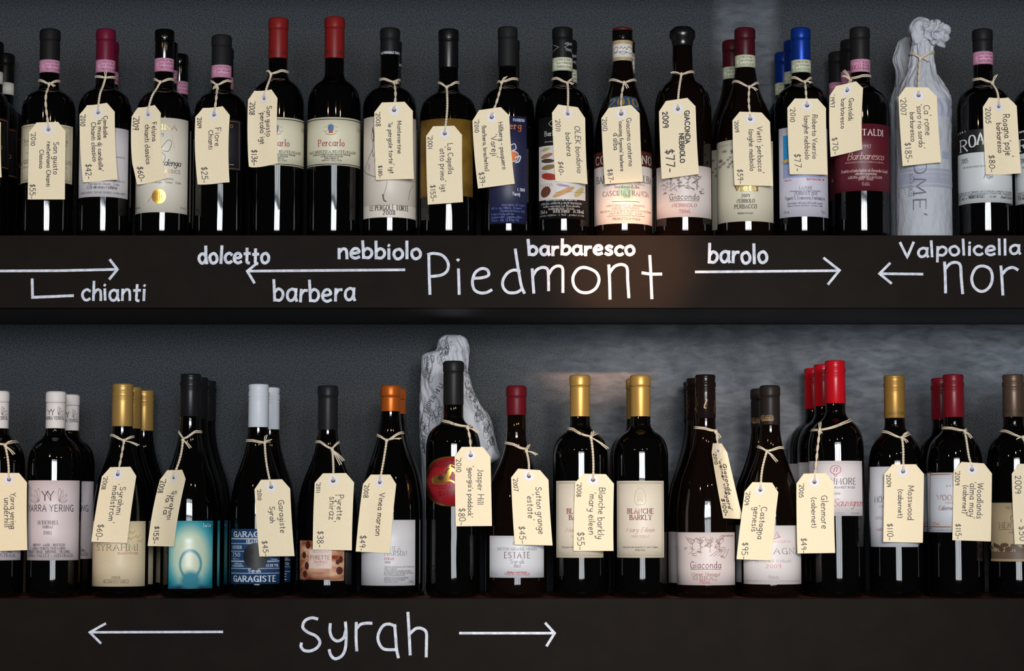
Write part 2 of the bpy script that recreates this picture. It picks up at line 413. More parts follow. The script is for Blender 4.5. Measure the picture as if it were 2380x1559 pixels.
shelf_thing(ZU, ZU0, 'upper black shelf with many white handwritten region words on its front', [
 ('handwritten_word', 'large thin white word Piedmont', 'curve', PIED), ('handwritten_word', 'large thin white letters nor', 'curve', NOR),
 ('handwritten_word', 'white word chianti', 'word', ('chianti', 190, 337, 698, 655, 6.2)),
 ('handwritten_word', 'white word dolcetto', 'word', ('dolcetto', 462, 625, 612, 573, 7)),
 ('handwritten_word', 'white word barbera', 'word', ('barbera', 636, 824, 699, 651, 6.6)),
 ('handwritten_word', 'white word nebbiolo', 'word', ('nebbiolo', 786, 978, 601, 562, 7)),
 ('handwritten_word', 'bold white word barbaresco', 'word', ('barbaresco', 1228, 1474, 592, 557, 7.4)),
 ('handwritten_word', 'white word barolo', 'word', ('barolo', 1646, 1783, 610, 566, 7)),
 ('handwritten_word', 'white word valpolicella', 'word', ('Valpolicella', 2092, 2370, 597, 563, 6.2, 590)),
 ('painted_arrow', 'white arrow pointing right above chianti', 'line', arrow([(-60, 630), (140, 629), (272, 626)], [(256, 604), (273, 626), (255, 648)])),
 ('painted_bracket', 'white corner line before chianti', 'line', [(6.5, [(75, 649), (76, 691), (170, 687)])]),
 ('painted_arrow', 'white arrow pointing left under dolcetto', 'line', arrow([(577, 630), (940, 627)], [(597, 612), (575, 630), (591, 657)])),
 ('painted_arrow', 'white arrow pointing right under barolo', 'line', arrow([(1617, 632), (1949, 629)], [(1915, 600), (1951, 628), (1925, 660)], 6)),
 ('painted_arrow', 'short white arrow pointing left', 'line', arrow([(2046, 636), (2144, 637)], [(2068, 612), (2044, 636), (2071, 658)], 6))])
shelf_thing(ZL, ZL0, 'lower black shelf with the white handwritten word syrah between two arrows', [
 ('handwritten_word', 'large thin white word syrah', 'curve', SYRAH),
 ('painted_arrow', 'white arrow pointing left', 'line', arrow([(211, 1469), (517, 1468)], [(245, 1449), (209, 1469), (234, 1494)], 5.5)),
 ('painted_arrow', 'white arrow pointing right', 'line', arrow([(1069, 1471), (1287, 1471)], [(1268, 1448), (1289, 1471), (1271, 1500)], 6))])

# ------------------------------------------------------------------ bottles
ROW = (0.056, 0.138, 0.2215)            # axis distance behind the shelf front: first, second, third bottle deep
FRONT = []                              # (X, Y, base z, profile) of everything a tag may lean on
BDX = [(0, 0), (.10, .05), (.21, .19), (.29, .38), (.37, .56), (.45, .69), (.53, .79), (.64, .875), (.74, .925), (.87, .975), (1, 1)]
BRG = [(0, 0), (.11, .06), (.22, .15), (.33, .29), (.43, .44), (.53, .61), (.63, .76), (.74, .865), (.84, .94), (.92, .98), (1, 1)]
GRP = {'U': 'wine bottles on the upper shelf', 'L': 'wine bottles on the lower shelf'}
def interp(prof, z):
    if z >= prof[0][0]: return 0.0
    for (z0, r0), (z1, r1) in zip(prof, prof[1:]):
        if z1 <= z <= z0: return r0 + (r1 - r0) * ((z0 - z) / max(1e-9, z0 - z1))
    return prof[-1][1]

class Bottle:
    """one bottle measured from the photograph: cx / top / shoulder heights in its pixels, real size from the depth it stands at"""
    def __init__(s, row, cx, ytop, shape, w, nw, ys0, ys1, label, glass=GLASS, Y=ROW[0], name='wine_bottle'):
        s.row = row; s.zs = ZU if row == 'U' else ZL; s.Y = Y; s.cx = cx; s.ytop = ytop
        s.sc = (P(cx + 100, 800, Y).x - P(cx, 800, Y).x) / 100          # metres per pixel
        s.X = P(cx, ytop, Y).x; s.R = w * s.sc / 2; s.rn = nw * s.sc / 2 - 0.0012; s.rc = nw * s.sc / 2
        s.Ht = s.z(ytop, s.rc); z0, z1 = s.z(ys0, s.rn), s.z(ys1, s.R)
        g = BDX if shape == 'bdx' else BRG
        prof = [(s.Ht - 0.001, s.rn * 0.9), (s.Ht - 0.002, s.rn)]
        prof += catmull([(z0 + (z1 - z0) * t, s.rn * 1.03 + (s.R - s.rn * 1.03) * q) for t, q in g], 3)
        prof += [(z1 * f, s.R) for f in (.8, .6, .4, .2)] + [(0.011, s.R), (0.007, s.R - 0.0005), (0.0035, s.R - 0.002), (0.0012, s.R - 0.0045), (0, s.R - 0.008)]
        s.prof = prof
        s.root = thing(name, (s.X, Y, s.zs), label, 'bottle', GRP[row])
        m = MB(); lathe(m, prof, glass, 64); m.build('glass_body', s.root)
        FRONT.append((s.X, Y, s.zs, prof))
    def z(s, py, r): return P(s.cx, py, s.Y - r).z - s.zs
    def dx(s, px, py): return P(px, py, s.Y).x - s.X
    def arc(s, px, py, r):
        a = 0.0
        for _ in range(5): a = asin(max(-.9995, min(.9995, (P(px, py, s.Y - r * cos(a)).x - s.X) / r)))
        return r * a
    def copy(s, cx, depth, label, rz=0.0):
        Y = ROW[depth]; y0 = s.ytop
        x = P(cx, 95 + 24 * (depth - 1) if s.row == 'U' else 890, Y).x
        return dup(s.root, (x, Y, s.zs), rz, label)
    # closures
    def capsule(s, ybot, hexc, rough=0.4, metal=0.0, spec=0.12, lip=26, items=(), top=None, lab=None):
        M = mat(hexc, rough, metal, spec); m = MB(); r = s.rc; H = s.Ht; zb = s.z(ybot, r); zl = s.z(s.ytop + lip, r); i = s.sc
        pr = [(H, r * .55), (H - .0002, r * .80), (H - .0012, r * .93), (H - .0035, r * 1.0), (zl + .0018, r), (zl + .0004, r - .0002), (zl - .0006, r - .0013), (zl - .0014, r - .0007),
              (zl - .004, r - .0006), (zb + .001, r - .0006), (zb, r - .0008)]
        lathe(m, pr, M, 56, capb=False)
        if top:
            zz = s.z(s.ytop + 7, r); lathe(m, [(H + .0003, r * .8), (H - .0008, r * .95), (H - .003, r + .0002), (zz, r + .0002)], mat(top, .4), 56, capb=False)
        s.items(m, r - .0004, items); m.build('capsule', s.root, label=lab)
    def screwcap(s, ybot, hexc, rough=0.35, metal=0.0, items=(), spec=0.2, kh='#000000'):
        M = mat(hexc, rough, metal, spec); m = MB(); r = s.rc; H = s.Ht; z = lambda d: s.z(s.ytop + d, r); zb = s.z(ybot, r)
        pr = [(H, r * .6), (H - .0004, r * .88), (H - .0018, r * .97), (z(7), r), (z(9), r - .0010), (z(11), r - .0002), (z(14), r - .0009), (z(17), r - .0009), (z(19), r + .0001),
              (z(20), r + .0001), (z(28), r + .0001), (z(29.5), r - .0002), (z(31), r - .0011), (z(33), r - .0002), (z(36), r), (z(38), r - .0008), (z(40), r - .0004),
              (z(44), r - .0004), (zb + .001, r - .0002), (zb, r - .0006)]
        lathe(m, pr, M, 88, capb=False, knurl=(9, 10)); s.items(m, r + .0003, items); m.build('screw_cap', s.root)
    def band(s, y0, y1, hexc, items=(), name='neck_seal', rough=.6):
        r = max(s.rc - .0002, interp(s.prof, s.z(y1, s.rn)) + .0004); z0, z1 = s.z(y0, r), s.z(y1, r); m = MB()
        lathe(m, [(z0, r - .0006), (z0, r), (z1, r), (z1, r - .0006)], mat(hexc, rough), 48, capt=False, capb=False)
        s.items(m, r + .0002, items); m.build(name, s.root)
    # printed matter wrapped on a cylinder of radius r
    def items(s, m, r, items):
        lay = 0.00012
        arc = lambda px, py: s.arc(px, py, r)
        rng = random.Random(int(s.cx * 7 + 13))
        for it in items:
            k = it[0]; lay += 0.00002; rr = r + lay; fm = lambda a, zz, rr=rr: (rr * sin(a / r), -rr * cos(a / r), zz)
            if k == 't':
                _, txt, x0, x1, yb, h, st, col = it[:8]; pen = it[8] if len(it) > 8 else max(.55, h * (.11 if st in 'fcnw' else .17))
                a0, a1 = arc(x0, yb), arc(x1, yb)
                write(m, txt, st, a0, a1, s.z(yb, r), h * s.sc, fm, inkmat(col), pen * s.sc * .5 if len(it) > 8 else pen * s.sc * .62, rng, 4 if h > 9 else 2)
            elif k == 'r':
                _, x0, x1, y0, y1, col = it; a0, a1 = arc(x0, y0), arc(x1, y0); n = max(2, int(abs(a1 - a0) / .003)); z0, z1 = s.z(y0, r), s.z(y1, r)
                vs = []
                for j in range(n + 1):
                    a = a0 + (a1 - a0) * j / n; vs += [fm(a, z0), fm(a, z1)]
                m.add(vs, [(2 * j, 2 * j + 1, 2 * j + 3, 2 * j + 2) for j in range(n)], inkmat(col))
            elif k == 's':
                _, pts, pen, col = it; pp = [(arc(x, y), s.z(y, r)) for x, y in pts]
                ribbon(m, catmull(pp, 5), pen * s.sc * .5, fm, inkmat(col))
            elif k == 'p':
                _, pts, pen, col = it; pp = [(arc(x, y), s.z(y, r)) for x, y in pts]; ribbon(m, subdiv(pp), pen * s.sc * .5, fm, inkmat(col))
            elif k == 'e':
                _, ex, ey, rx, ry, col = it[:6]; rot = radians(it[6]) if len(it) > 6 else 0; n = 28; ca = arc(ex, ey); cz = s.z(ey, r); vs = [fm(ca, cz)]
                for q in (0.5, 1.0):
                    for j in range(n):
                        u, v = rx * q * cos(2 * pi * j / n) * s.sc, ry * q * sin(2 * pi * j / n) * s.sc
                        vs.append(fm(ca + u * cos(rot) - v * sin(rot), cz + u * sin(rot) + v * cos(rot)))
                fs = [(0, 1 + j, 1 + (j + 1) % n) for j in range(n)] + [(1 + j, 1 + n + j, 1 + n + (j + 1) % n, 1 + (j + 1) % n) for j in range(n)]
                m.add(vs, fs, inkmat(col))
    def label(s, x0, x1, y0, y1, paper, items=(), shape='rect', rough=.45, name='label', lab=None, ym=None, clip=0, r=None):
        """a paper label; x0..x1 as seen, y0..y1 at the bottle's front"""
        r = (r or s.R) + .00025; M = paper if not isinstance(paper, str) else mat(paper, rough, 0, .35); m = MB(); ym = (y0 + y1) / 2
        arc = lambda px: s.arc(px, ym, r)
        a0, a1 = arc(x0), arc(x1); z0, z1 = s.z(y0, r), s.z(y1, r); n = max(10, int((a1 - a0) / .0025)); cols = []
        if shape == 'band': a0, a1 = -pi * r * .98, pi * r * .98; n = 64
        ts = [j / n for j in range(n + 1)]
        if shape == 'oval': ts = [(1 - cos(pi * t)) / 2 for t in ts]
        if shape == 'oct':
            cl = clip * s.sc / (a1 - a0); ts = sorted(ts + [cl, 1 - cl])
        for t in ts:
            a = a0 + (a1 - a0) * t; zt, zb_ = z0, z1
            if shape == 'oval':
                h = (z0 - z1) / 2 * sqrt(max(0.0004, 1 - (2 * t - 1) ** 2)); zt, zb_ = (z0 + z1) / 2 + h, (z0 + z1) / 2 - h
            if shape == 'oct':
                d = min(t, 1 - t) / cl
                if d < 1: zt -= (1 - d) * clip * 1.1 * s.sc; zb_ += (1 - d) * clip * 1.1 * s.sc
            cols.append((a, zt, zb_))
        vs = []
        for a, zt, zb_ in cols:
            for rr, zz in ((r - .00025, zt), (r, zt), (r, (zt * 2 + zb_) / 3), (r, (zt + zb_ * 2) / 3), (r, zb_), (r - .00025, zb_)):
                vs.append((rr * sin(a / r), -rr * cos(a / r), zz))
        m.add(vs, [(6 * j + k, 6 * j + k + 1, 6 * j + k + 7, 6 * j + k + 6) for j in range(len(cols) - 1) for k in range(5)], M)
        s.items(m, r, items); return m.build(name, s.root, label=lab)
def inkmat(c):
    if not isinstance(c, str): return c
    if c == 'gold': return mat('#c39a45', .3, .85, .5)
    if c == 'silver': return mat('#b5b6ba', .3, .85, .5)
    return mat(c, .5, 0, .35)
def frame(x0, x1, y0, y1, col, pen=1.2): return ('p', [(x0, y0), (x1, y0), (x1, y1), (x0, y1), (x0, y0)], pen, col)
def T(txt, x0, x1, yb, h, st='f', col='#3a3232', *pen): return ('t', txt, x0, x1, yb, h, st, col) + pen
def fine(lines, x0, x1, y0, dy, h, col, st='f'):
    """small print: lines of text of their own lengths, centred"""
    mx = max(len(l) for l in lines); c = (x0 + x1) / 2
    h = min(h, dy * .66)
    return [T(l, c - (x1 - x0) / 2 * len(l) / mx, c + (x1 - x0) / 2 * len(l) / mx, y0 + i * dy, h, st, col, .75) for i, l in enumerate(lines)]
PINK = '#c58aa6'; GREEN = '#bfc4a8'
def docg(b, y0, y1, col=PINK, l1='AAE 05339273', l2='CHIANTI CLASSICO', off=0):
    x = b.cx + off
    b.band(y0, y1, col, [T('LITRI 0.750', x - 13, x + 17, y0 + 8, 3.6, 'n', '#5b3a49', .7), T(l1, x - 13, x + 20, y0 + 15.5, 4.2, 'n', '#4a2f3b', .7),
                         T(l2, x - 12, x + 21, y0 + 24, 5, 'f', '#5b3a49', .8), ('r', x - 24, x + 24, y1 - 2.5, y1 - .8, '#a9627f' if col == PINK else '#8f9a84'),
                         ('s', [(x - 17, y0 + 8), (x - 22, y0 + 15), (x - 17, y0 + 22), (x - 11, y0 + 15), (x - 17, y0 + 8)], .8, '#9a6a7f' if col == PINK else '#8d9684')])

B = {}
# ---------------------------------------------------------------- upper shelf
b = B['U0'] = Bottle('U', -36, 64, 'bdx', 123, 48, 190, 245, 'dark bottle cut by the left picture edge, black label with an orange frame, upper shelf')
b.capsule(137, '#0e0d0d'); b.band(137, 166, '#c9c6bb'); b.label(-90, 18, 268, 388, '#141112', [frame(-86, 14, 273, 383, '#7d4423', 2), T('CO', -14, 4, 342, 9, 'f', '#a98b55')])
b.copy(-14, 1, 'second-deep bottle at the far left of the upper shelf, pale band under black cap')
b.copy(12, 2, 'rearmost bottle at the far left of the upper shelf, in shade against the wall')

b = B['U1'] = Bottle('U', 117, 64, 'bdx', 123, 48.5, 196, 245, 'first whole bottle on the upper shelf, matt black cap, framed cream label')
b.capsule(139, '#161515', .6); docg(b, 138, 167)
b.label(48, 167, 287, 422, '#cdc2a6', [frame(53, 162, 292, 417, '#8d7c5c', 1.6), frame(57, 158, 296, 413, '#a99a78', .8), T('Chianti Classico', 52, 158, 329, 9, 'f', '#4d443c'),
  *fine(['DENOMINAZIONE DI ORIGINE'], 56, 156, 336, 5, 3, '#6b6152'), ('p', [(60, 353), (150, 353)], .8, '#6b6152'), T('SAN GIUSTO A RENTENNANO', 48, 164, 378, 9, 'f', '#4d443c'),
  *fine(['PRODOTTO E IMBOTTIGLIATO'], 54, 156, 388, 5, 3.5, '#6b6152'), T('2010', 130, 150, 410, 6, 'f', '#6b6152')])

b = B['U2'] = Bottle('U', 246.6, 64, 'bdx', 122, 46.5, 192, 242, 'crimson-capped bottle with a pink neck seal and a white label, upper shelf')
b.capsule(139, '#5c1229', .42); docg(b, 138, 167)
b.label(184, 297, 295, 457, '#c9c3c4', [*fine(['Vino a denominazione garantita'], 196, 290, 364, 6, 4, '#4a4446'), *fine(['Imbottigliato dalla Az. Agricola S.S.', 'Panzano in Chianti - Italia', 'Product of Italy'], 192, 290, 421, 8, 6, '#4a4446'),
  T('13,5% vol', 201, 223, 438, 7, 'f', '#3a3436'), T('L 12/11', 230, 244, 438, 5, 'f', '#3a3436'), T('e750ml', 251, 272, 438, 7, 'f', '#3a3436'), *fine(['CONTIENE SOLFITI - CONTAINS SULPHITES - ENTHALT SULFITE'], 188, 291, 449, 6, 5, '#5a5456')])
b.copy(254.5, 1, 'crimson-capped bottle half hidden behind its front twin on the upper shelf')

b = B['U3'] = Bottle('U', 383, 65, 'bdx', 124, 46.5, 196, 248, 'glossy black capped bottle with tall cream label and round gold seal, upper shelf')
b.capsule(135, '#060607', .12, 0, .5); docg(b, 134, 165)
b.label(314, 436, 273, 493, '#cfc8b8', [T('FELSINA', 328, 411, 300, 11, 'f', 'gold'), T('2009', 352, 380, 317, 8, 'f', '#4a4540'), ('s', [(374, 345), (390, 325), (399, 330), (392, 350), (378, 350)], 1.1, '#3a3535'),
  ('s', [(374, 352), (384, 362), (380, 376), (372, 380)], 1.1, '#3a3535'), ('p', [(399, 311), (405, 343)], 1.6, '#c9a49a'), T('Berardenga', 342, 419, 384, 14, 'c', '#2f2a2a'), T('CHIANTI CLASSICO', 326, 419, 401, 7.5, 'n', 'gold', 1),
  *fine(['Imbottigliata e Garantita', 'Castelnuovo Berardenga - Siena - Italia'], 318, 420, 417, 8, 5, '#4a4540'), ('e', 369, 456, 16.5, 17, 'gold'), *[('p', [(360 + k * 5, 446), (361 + k * 5, 466)], 1.2, '#8a6a2a') for k in range(4)],
  ('p', [(344, 468), (354, 455)], .8, 'gold'), T('TOSCANA', 316, 327, 482, 4, 'f', '#4a4540'), T('ITALIA', 419, 431, 482, 4, 'f', '#4a4540')], lab='tall cream label with a gold seal')
b.copy(391.5, 1, 'black-capped bottle second deep behind the gold-sealed cream label, upper shelf')
b.copy(417, 2, 'black-capped bottle with pink band rearmost behind the gold-sealed cream label, upper shelf')

b = B['U4'] = Bottle('U', 515.6, 78, 'bdx', 123, 47.8, 200, 252, 'short matt black capped bottle with navy label, left of the red-capped ones, upper shelf')
b.capsule(151, '#19191b', .65); docg(b, 150, 179, PINK, 'AAE 05043994', 'CHIANTI')
b.label(470, 560, 276, 394, '#191a20', [frame(474, 556, 280, 390, '#7a5a35', 1.2), T('FIORE O', 500, 541, 295, 7, 'n', '#9a6a3a'), *fine(['imbottigliato Greve'], 490, 543, 382, 5, 4, '#9a9aa0')])
b.copy(521, 1, 'matt black capped bottle barely seen behind the navy-labelled bottle on the upper shelf')

def percarlo(b, cx):
    o = cx - 775
    b.capsule(133, '#701a19', .38, items=[T("'Percarlo'", b.cx - 18, b.cx + 18, 124, 8, 'f', '#3f0d10')])
    b.label(713 + o, 839 + o, 272, 384, '#cbc6ad', [('p', [(713 + o, 276.5), (838 + o, 276.5)], 2, '#2d2a26'), ('p', [(713 + o, 381), (838 + o, 381)], 2, '#2d2a26'), T('2008', 828 + o, 838 + o, 300, 9, 'f', '#8d7b42'),
      ('e', 769 + o, 297, 7, 9, '#2b5f94'), ('r', 764 + o, 774 + o, 301, 309, '#a03a2e'), ('p', [(753 + o, 297), (769 + o, 288), (785 + o, 297)], 1, '#9a7a3a'), ('s', [(753 + o, 303), (757 + o, 306), (761 + o, 303)], 1.4, '#9a7a3a'), ('s', [(777 + o, 303), (781 + o, 306), (785 + o, 303)], 1.4, '#9a7a3a'),
      ('s', [(757 + o, 310), (769 + o, 313), (781 + o, 310)], 1.6, '#9a7a3a'), ('p', [(769 + o, 286), (769 + o, 290)], 1.5, '#9a7a3a'),
      T('Percarlo', 740 + o, 800 + o, 339, 15, 'f', '#8c2a2c', 1.9), T('SAN GIUSTO A RENTENNANO', 720 + o, 826 + o, 355, 6, 'f', '#3b3833', 1.3),
      *fine(['INTEGRALMENTE PRODOTTO E IMBOTTIGLIATO DAL VITICOLTORE', 'FATTORIA SAN GIUSTO A RENTENNANO', 'SOCIETA AGRICOLA S.S.', 'GAIOLE IN C. - SIENA - ITALIA'], 728 + o, 814 + o, 360, 4.6, 3.2, '#4d4a43')], lab='cream label with dark rules and a small crest')
b = B['U5'] = Bottle('U', 647.4, 38, 'bdx', 124, 47.5, 168, 232, 'red-capped tall bottle with cream crest label half hidden by its tag, upper shelf'); percarlo(b, 647)
b = B['U6'] = Bottle('U', 778, 36, 'bdx', 124, 48.5, 168, 232, 'red-capped tall bottle with cream crest label and no tag, upper shelf'); percarlo(b, 775)

b = B['U7'] = Bottle('U', 906.6, 61.6, 'bdx', 125, 47.3, 187, 240, 'black-capped bottle whose tall pale label has a line-drawn figure, upper shelf')
b.capsule(118, '#17181a', .5); b.band(118.5, 125, '#3a3b3d', [T('LE PERGOLE TORTE', b.cx - 20, b.cx + 22, 124.3, 5, 'n', '#c5c6c8', 1)], 'foil_band', .3)
b.label(845, 967, 269, 505, '#c9bfb2', [('s', [(867, 293), (864, 315), (867, 330), (866, 345), (853, 376), (848, 393), (861, 405), (874, 410)], 1.2, '#3f3036'), ('s', [(866, 296), (869, 312), (868, 326)], 3, '#5a4046'), ('s', [(866, 345), (868, 362), (873, 352), (871, 374)], 1.2, '#3f3036'),
  ('e', 858, 385, 4, 9, '#bb9fa6'), ('s', [(900, 420), (896, 440), (891, 455)], 1, '#4a383c'), ('s', [(890, 452), (892, 464), (897, 468)], 3.5, '#5d3f42'), ('s', [(960, 425), (953, 440), (949, 462)], 1, '#4a383c'),
  ('r', 846, 966, 476, 504, '#d3cabb'), T('LE PERGOLE TORTE', 860, 949, 488, 11.5, 'f', '#3b2b2a', 2), T('2008', 890, 918, 499, 10, 'f', '#3b2b2a', 2)])
b.copy(911.5, 1, 'black-capped bottle hidden behind the line-drawn figure label, upper shelf')

b = B['U8'] = Bottle('U', 1042.7, 64.3, 'bdx', 133, 48.5, 198, 258, 'satin black capped stout bottle with plain gold label, upper shelf')
b.capsule(154.5, '#101012', .3, 0, .25)
GOLD_LABEL = grain(mat('#8d6a2b', .4, .5, key='gold_label'), 40, '#7c5a22', '#a07a34', .05)
b.label(977, 1099, 275, 454, GOLD_LABEL, [T('2001', 1022, 1050, 291, 8, 'f', '#4a3512')], lab='plain brushed gold label')

b = B['U9'] = Bottle('U', 1180, 59, 'bdx', 124.5, 47, 188, 244, 'matt black capped bottle with a narrow navy label showing an orange fruit, upper shelf')
b.capsule(152, '#1b1b1c', .6)
b.label(1137, 1224, 269, 519, '#20223e', [T('PASQUERO', 1193, 1219, 281, 6, 'f', '#b5b8c8', 1.2), T('Hillberg', 1142, 1211, 299, 15, 'f', '#b8632c', 2.4), ('e', 1193, 362, 9, 14, '#c9662a'), ('s', [(1186, 338), (1196, 334), (1199, 345), (1190, 350)], 2, '#c6cad8'),
  ('s', [(1190, 350), (1203, 355), (1203, 370), (1190, 376)], 2, '#c6cad8'), ('s', [(1198, 366), (1209, 362), (1206, 374), (1198, 377)], 3, '#c6cad8'), T('L 2010', 1203, 1219, 443, 6.5, 'f', '#c6cad8', 1.2), T('Vareij', 1191, 1208, 454, 8, 'f', '#c6cad8', 1.2),
  T("Imbottigliato all' origine", 1166, 1219, 478, 4.6, 'f', '#4a5a94', .8), T("dall' Az. Agr. Hillberg - Pasquero", 1142, 1212, 485, 4.6, 'f', '#4a5a94', .8), T('Viticoltori in Priocca, Italy', 1162, 1219, 492, 4.6, 'f', '#4a5a94', .8),
  T('Product of Italy, red wine', 1142, 1194, 499, 4.6, 'f', '#4a5a94', .8), T('Contiene solfiti - Contains sulfites', 1142, 1213, 506, 4.6, 'f', '#4a5a94', .8), T('75cl e - Alc. 13 % by Vol', 1142, 1205, 514, 6.5, 'f', '#4a5a94', 1)], lab='narrow navy label with an orange fruit')
b.copy(1185.5, 1, 'matt black capped bottle hidden behind the narrow navy label, upper shelf')

b = B['U10'] = Bottle('U', 1307, 60, 'bdx', 128, 48.5, 186, 244, 'black-capped bottle whose black label shows rows of insect wings, upper shelf')
b.capsule(133, '#131314', .5, items=[('p', [(b.cx - 25, 98), (b.cx - 8, 109), (b.cx - 25, 121)], 1, '#9a9ca0'), T('AZIENDA', b.cx + 6, b.cx + 22, 103, 5, 'n', '#9a9ca0', 1), ('p', [(b.cx + 23, 96), (b.cx + 5, 109), (b.cx + 23, 122)], 1, '#9a9ca0'), T('OLEK', b.cx + 8, b.cx + 22, 117, 5, 'n', '#9a9ca0', 1)])
docg(b, 132.6, 163, '#c9cbb0', 'AAD 09800408', "BARBERA D'ALBA")
wing = []
for (wx, wy, rx, ry, rot, c) in [(1268, 345, 16, 4, 6, '#a69a5e'), (1270, 360, 17, 5, 12, '#9a6a52'), (1272, 372, 18, 5, -4, '#3d332f'), (1274, 387, 19, 6, 5, '#7f6b3d'), (1276, 409, 22, 8, -10, '#9b2f22'), (1268, 444, 15, 12, 30, '#5f3626'), (1310, 431, 17, 3, -12, '#9a86a6'), (1310, 446, 28, 6, 24, '#b88a52'), (1346, 445, 17, 7, 40, '#b3a36b'), (1340, 412, 18, 6, 20, '#8d7340')]:
    wing.append(('e', wx, wy, rx, ry, c, rot))
    wing.append(('p', [(wx - rx * .7, wy + 1), (wx + rx * .7, wy - 1)], .6, '#4d3b2c'))
wing += [('p', [(1257 + 5 * k, 425), (1259 + 5 * k, 432)], .8, '#5f3626') for k in range(6)] + [('p', [(1258 + 4 * k, 396), (1258 + 4 * k, 402)], .8, '#4d3b2c') for k in range(4)]
b.label(1252, 1362, 270, 508, '#131214', [('p', [(1275, 286), (1282, 279), (1289, 286), (1282, 293), (1275, 286)], 1, '#b5b2ae'), T('Barbera d Alba', 1266, 1346, 314, 11, 'f', '#c5c2bb', 1.4), *fine(['denominazione di origine'], 1266, 1346, 329, 6, 4, '#9a9792'),
  ('r', 1253, 1360, 337, 463, '#c8c3bd'), *wing, *fine(["imbottigliato all'origine da"], 1270, 1340, 466, 6, 5, '#b5b2ae'), *fine(['AZIENDA AGRICOLA OLEK BONDONIO', 'nella cascina La Berchialla', 'BARBARESCO - ITALIA'], 1259, 1351, 474, 6.4, 5, '#b5b2ae'),
  T('75cl e', 1257, 1272, 494, 7, 'f', '#b5b2ae', 1.1), T('UNFILTERED', 1286, 1323, 494, 6, 'f', '#b5b2ae', 1), T('14.5%vol.', 1331, 1356, 494, 8, 'f', '#b5b2ae', 1.1), *fine(['contains sulphites - L 9/12 - product of Italy'], 1256, 1356, 501, 6, 4, '#8a8782')], lab='black label with a panel of coloured insect wings')
b.copy(1318, 1, 'black-capped bottle with pale seal behind the insect-wing label, upper shelf')

b = B['U11'] = Bottle('U', 1446.5, 61, 'brg', 135, 48, 139, 330, 'sloping-shouldered bottle with signed white neck band and red top, brown and white label, upper shelf', glass=GLASSB)
b.capsule(93, '#0b0a0a', .1, top='#571718', lip=30)
x = b.cx
b.band(92.7, 139.5, '#cfcac2', [('r', x - 25, x + 25, 93, 101, '#a08a62'), ('r', x - 25, x + 25, 132, 139, '#a08a62'), ('s', [(x - 21, 118), (x - 16, 109), (x - 10, 110), (x - 14, 120), (x - 20, 119)], 1, '#33302d'), ('s', [(x - 6, 113), (x - 2, 108), (x + 2, 114), (x + 6, 109), (x + 10, 115), (x + 14, 108), (x + 22, 111)], 1.2, '#33302d'),
  ('s', [(x - 22, 125), (x - 5, 119), (x + 10, 120), (x + 2, 126), (x - 6, 121), (x + 22, 123)], .9, '#33302d')], 'neck_band')
# shoulder label follows the sloping shoulder
m = MB(); zs = [b.z(y, b.R * .75) for y in (222, 230, 240, 252)]; vs = []; n = 20
for j in range(n + 1):
    for i, zz in enumerate(zs):
        a = (-1 + 2 * j / n) * 1.05; rr = interp(b.prof, zz - .002 * abs(a) ** 2) + .0004; vs.append((rr * sin(a), -rr * cos(a), zz - .004 * a * a))
m.add(vs, [(4 * j + i, 4 * j + i + 1, 4 * j + i + 5, 4 * j + i + 4) for j in range(n) for i in range(3)], mat('#22415c', .5))
fm = lambda s_, zz: (lambda rr, a: (rr * sin(a), -rr * cos(a), zz - .004 * a * a))(interp(b.prof, zz) + .0009, s_ / .026)
write(m, '2010', 'b', -.0185, .0185, zs[2] - .003, .0115, fm, mat('#a07a3a', .4, .3), .0011, random.Random(4)); m.build('shoulder_label', b.root, label='dark blue shoulder label with gold year')
b.label(1381, 1516, 349, 519, '#d6ccc4', [('r', 1379, 1519, 349, 384, '#4a1f1a'), T('CONTERNO', 1385, 1513, 378, 19, 'b', '#d3c9c0', 3), T("BARBERA D'ALBA", 1387, 1513, 422, 16, 'b', '#3f2a28', 2.2), *fine(['DENOMINAZIONE DI ORIGINE CONTROLLATA'], 1412, 1498, 429, 5, 4, '#8d6a60'), ('e', 1456, 445, 20, 24, '#a9bda6'), ('e', 1456, 450, 11, 12, '#7fb094'),
  T("Serralunga d'Alba", 1428, 1485, 437, 7, 'f', '#5a3a36', 1), T('CASCINA FRANCIA', 1401, 1507, 454, 11, 'f', '#6a2f2c', 1.5), T('2010', 1450, 1464, 458.5, 6, 'f', '#5a3a36', 1), ('p', [(1423, 468), (1486, 468)], 1.2, '#6a3a34'),
  *fine(["IMBOTTIGLIATO ALL'ORIGINE DA", 'AZIENDA VITIVINICOLA', 'GIACOMO CONTERNO di GIOVANNI CONTERNO', "MONFORTE D'ALBA - ITALIA"], 1396, 1512, 479, 6.2, 5.5, '#6a3a34'), ('p', [(1412, 501), (1498, 501)], 1.2, '#8d4a3a'), T('PRODOTTO IN ITALIA', 1424, 1488, 511, 5.5, 'n', '#6a4a44', 1)], lab='white label under a brown band')
b.copy(1452.5, 1, 'sloping-shouldered bottle hidden behind the brown and white label, upper shelf')

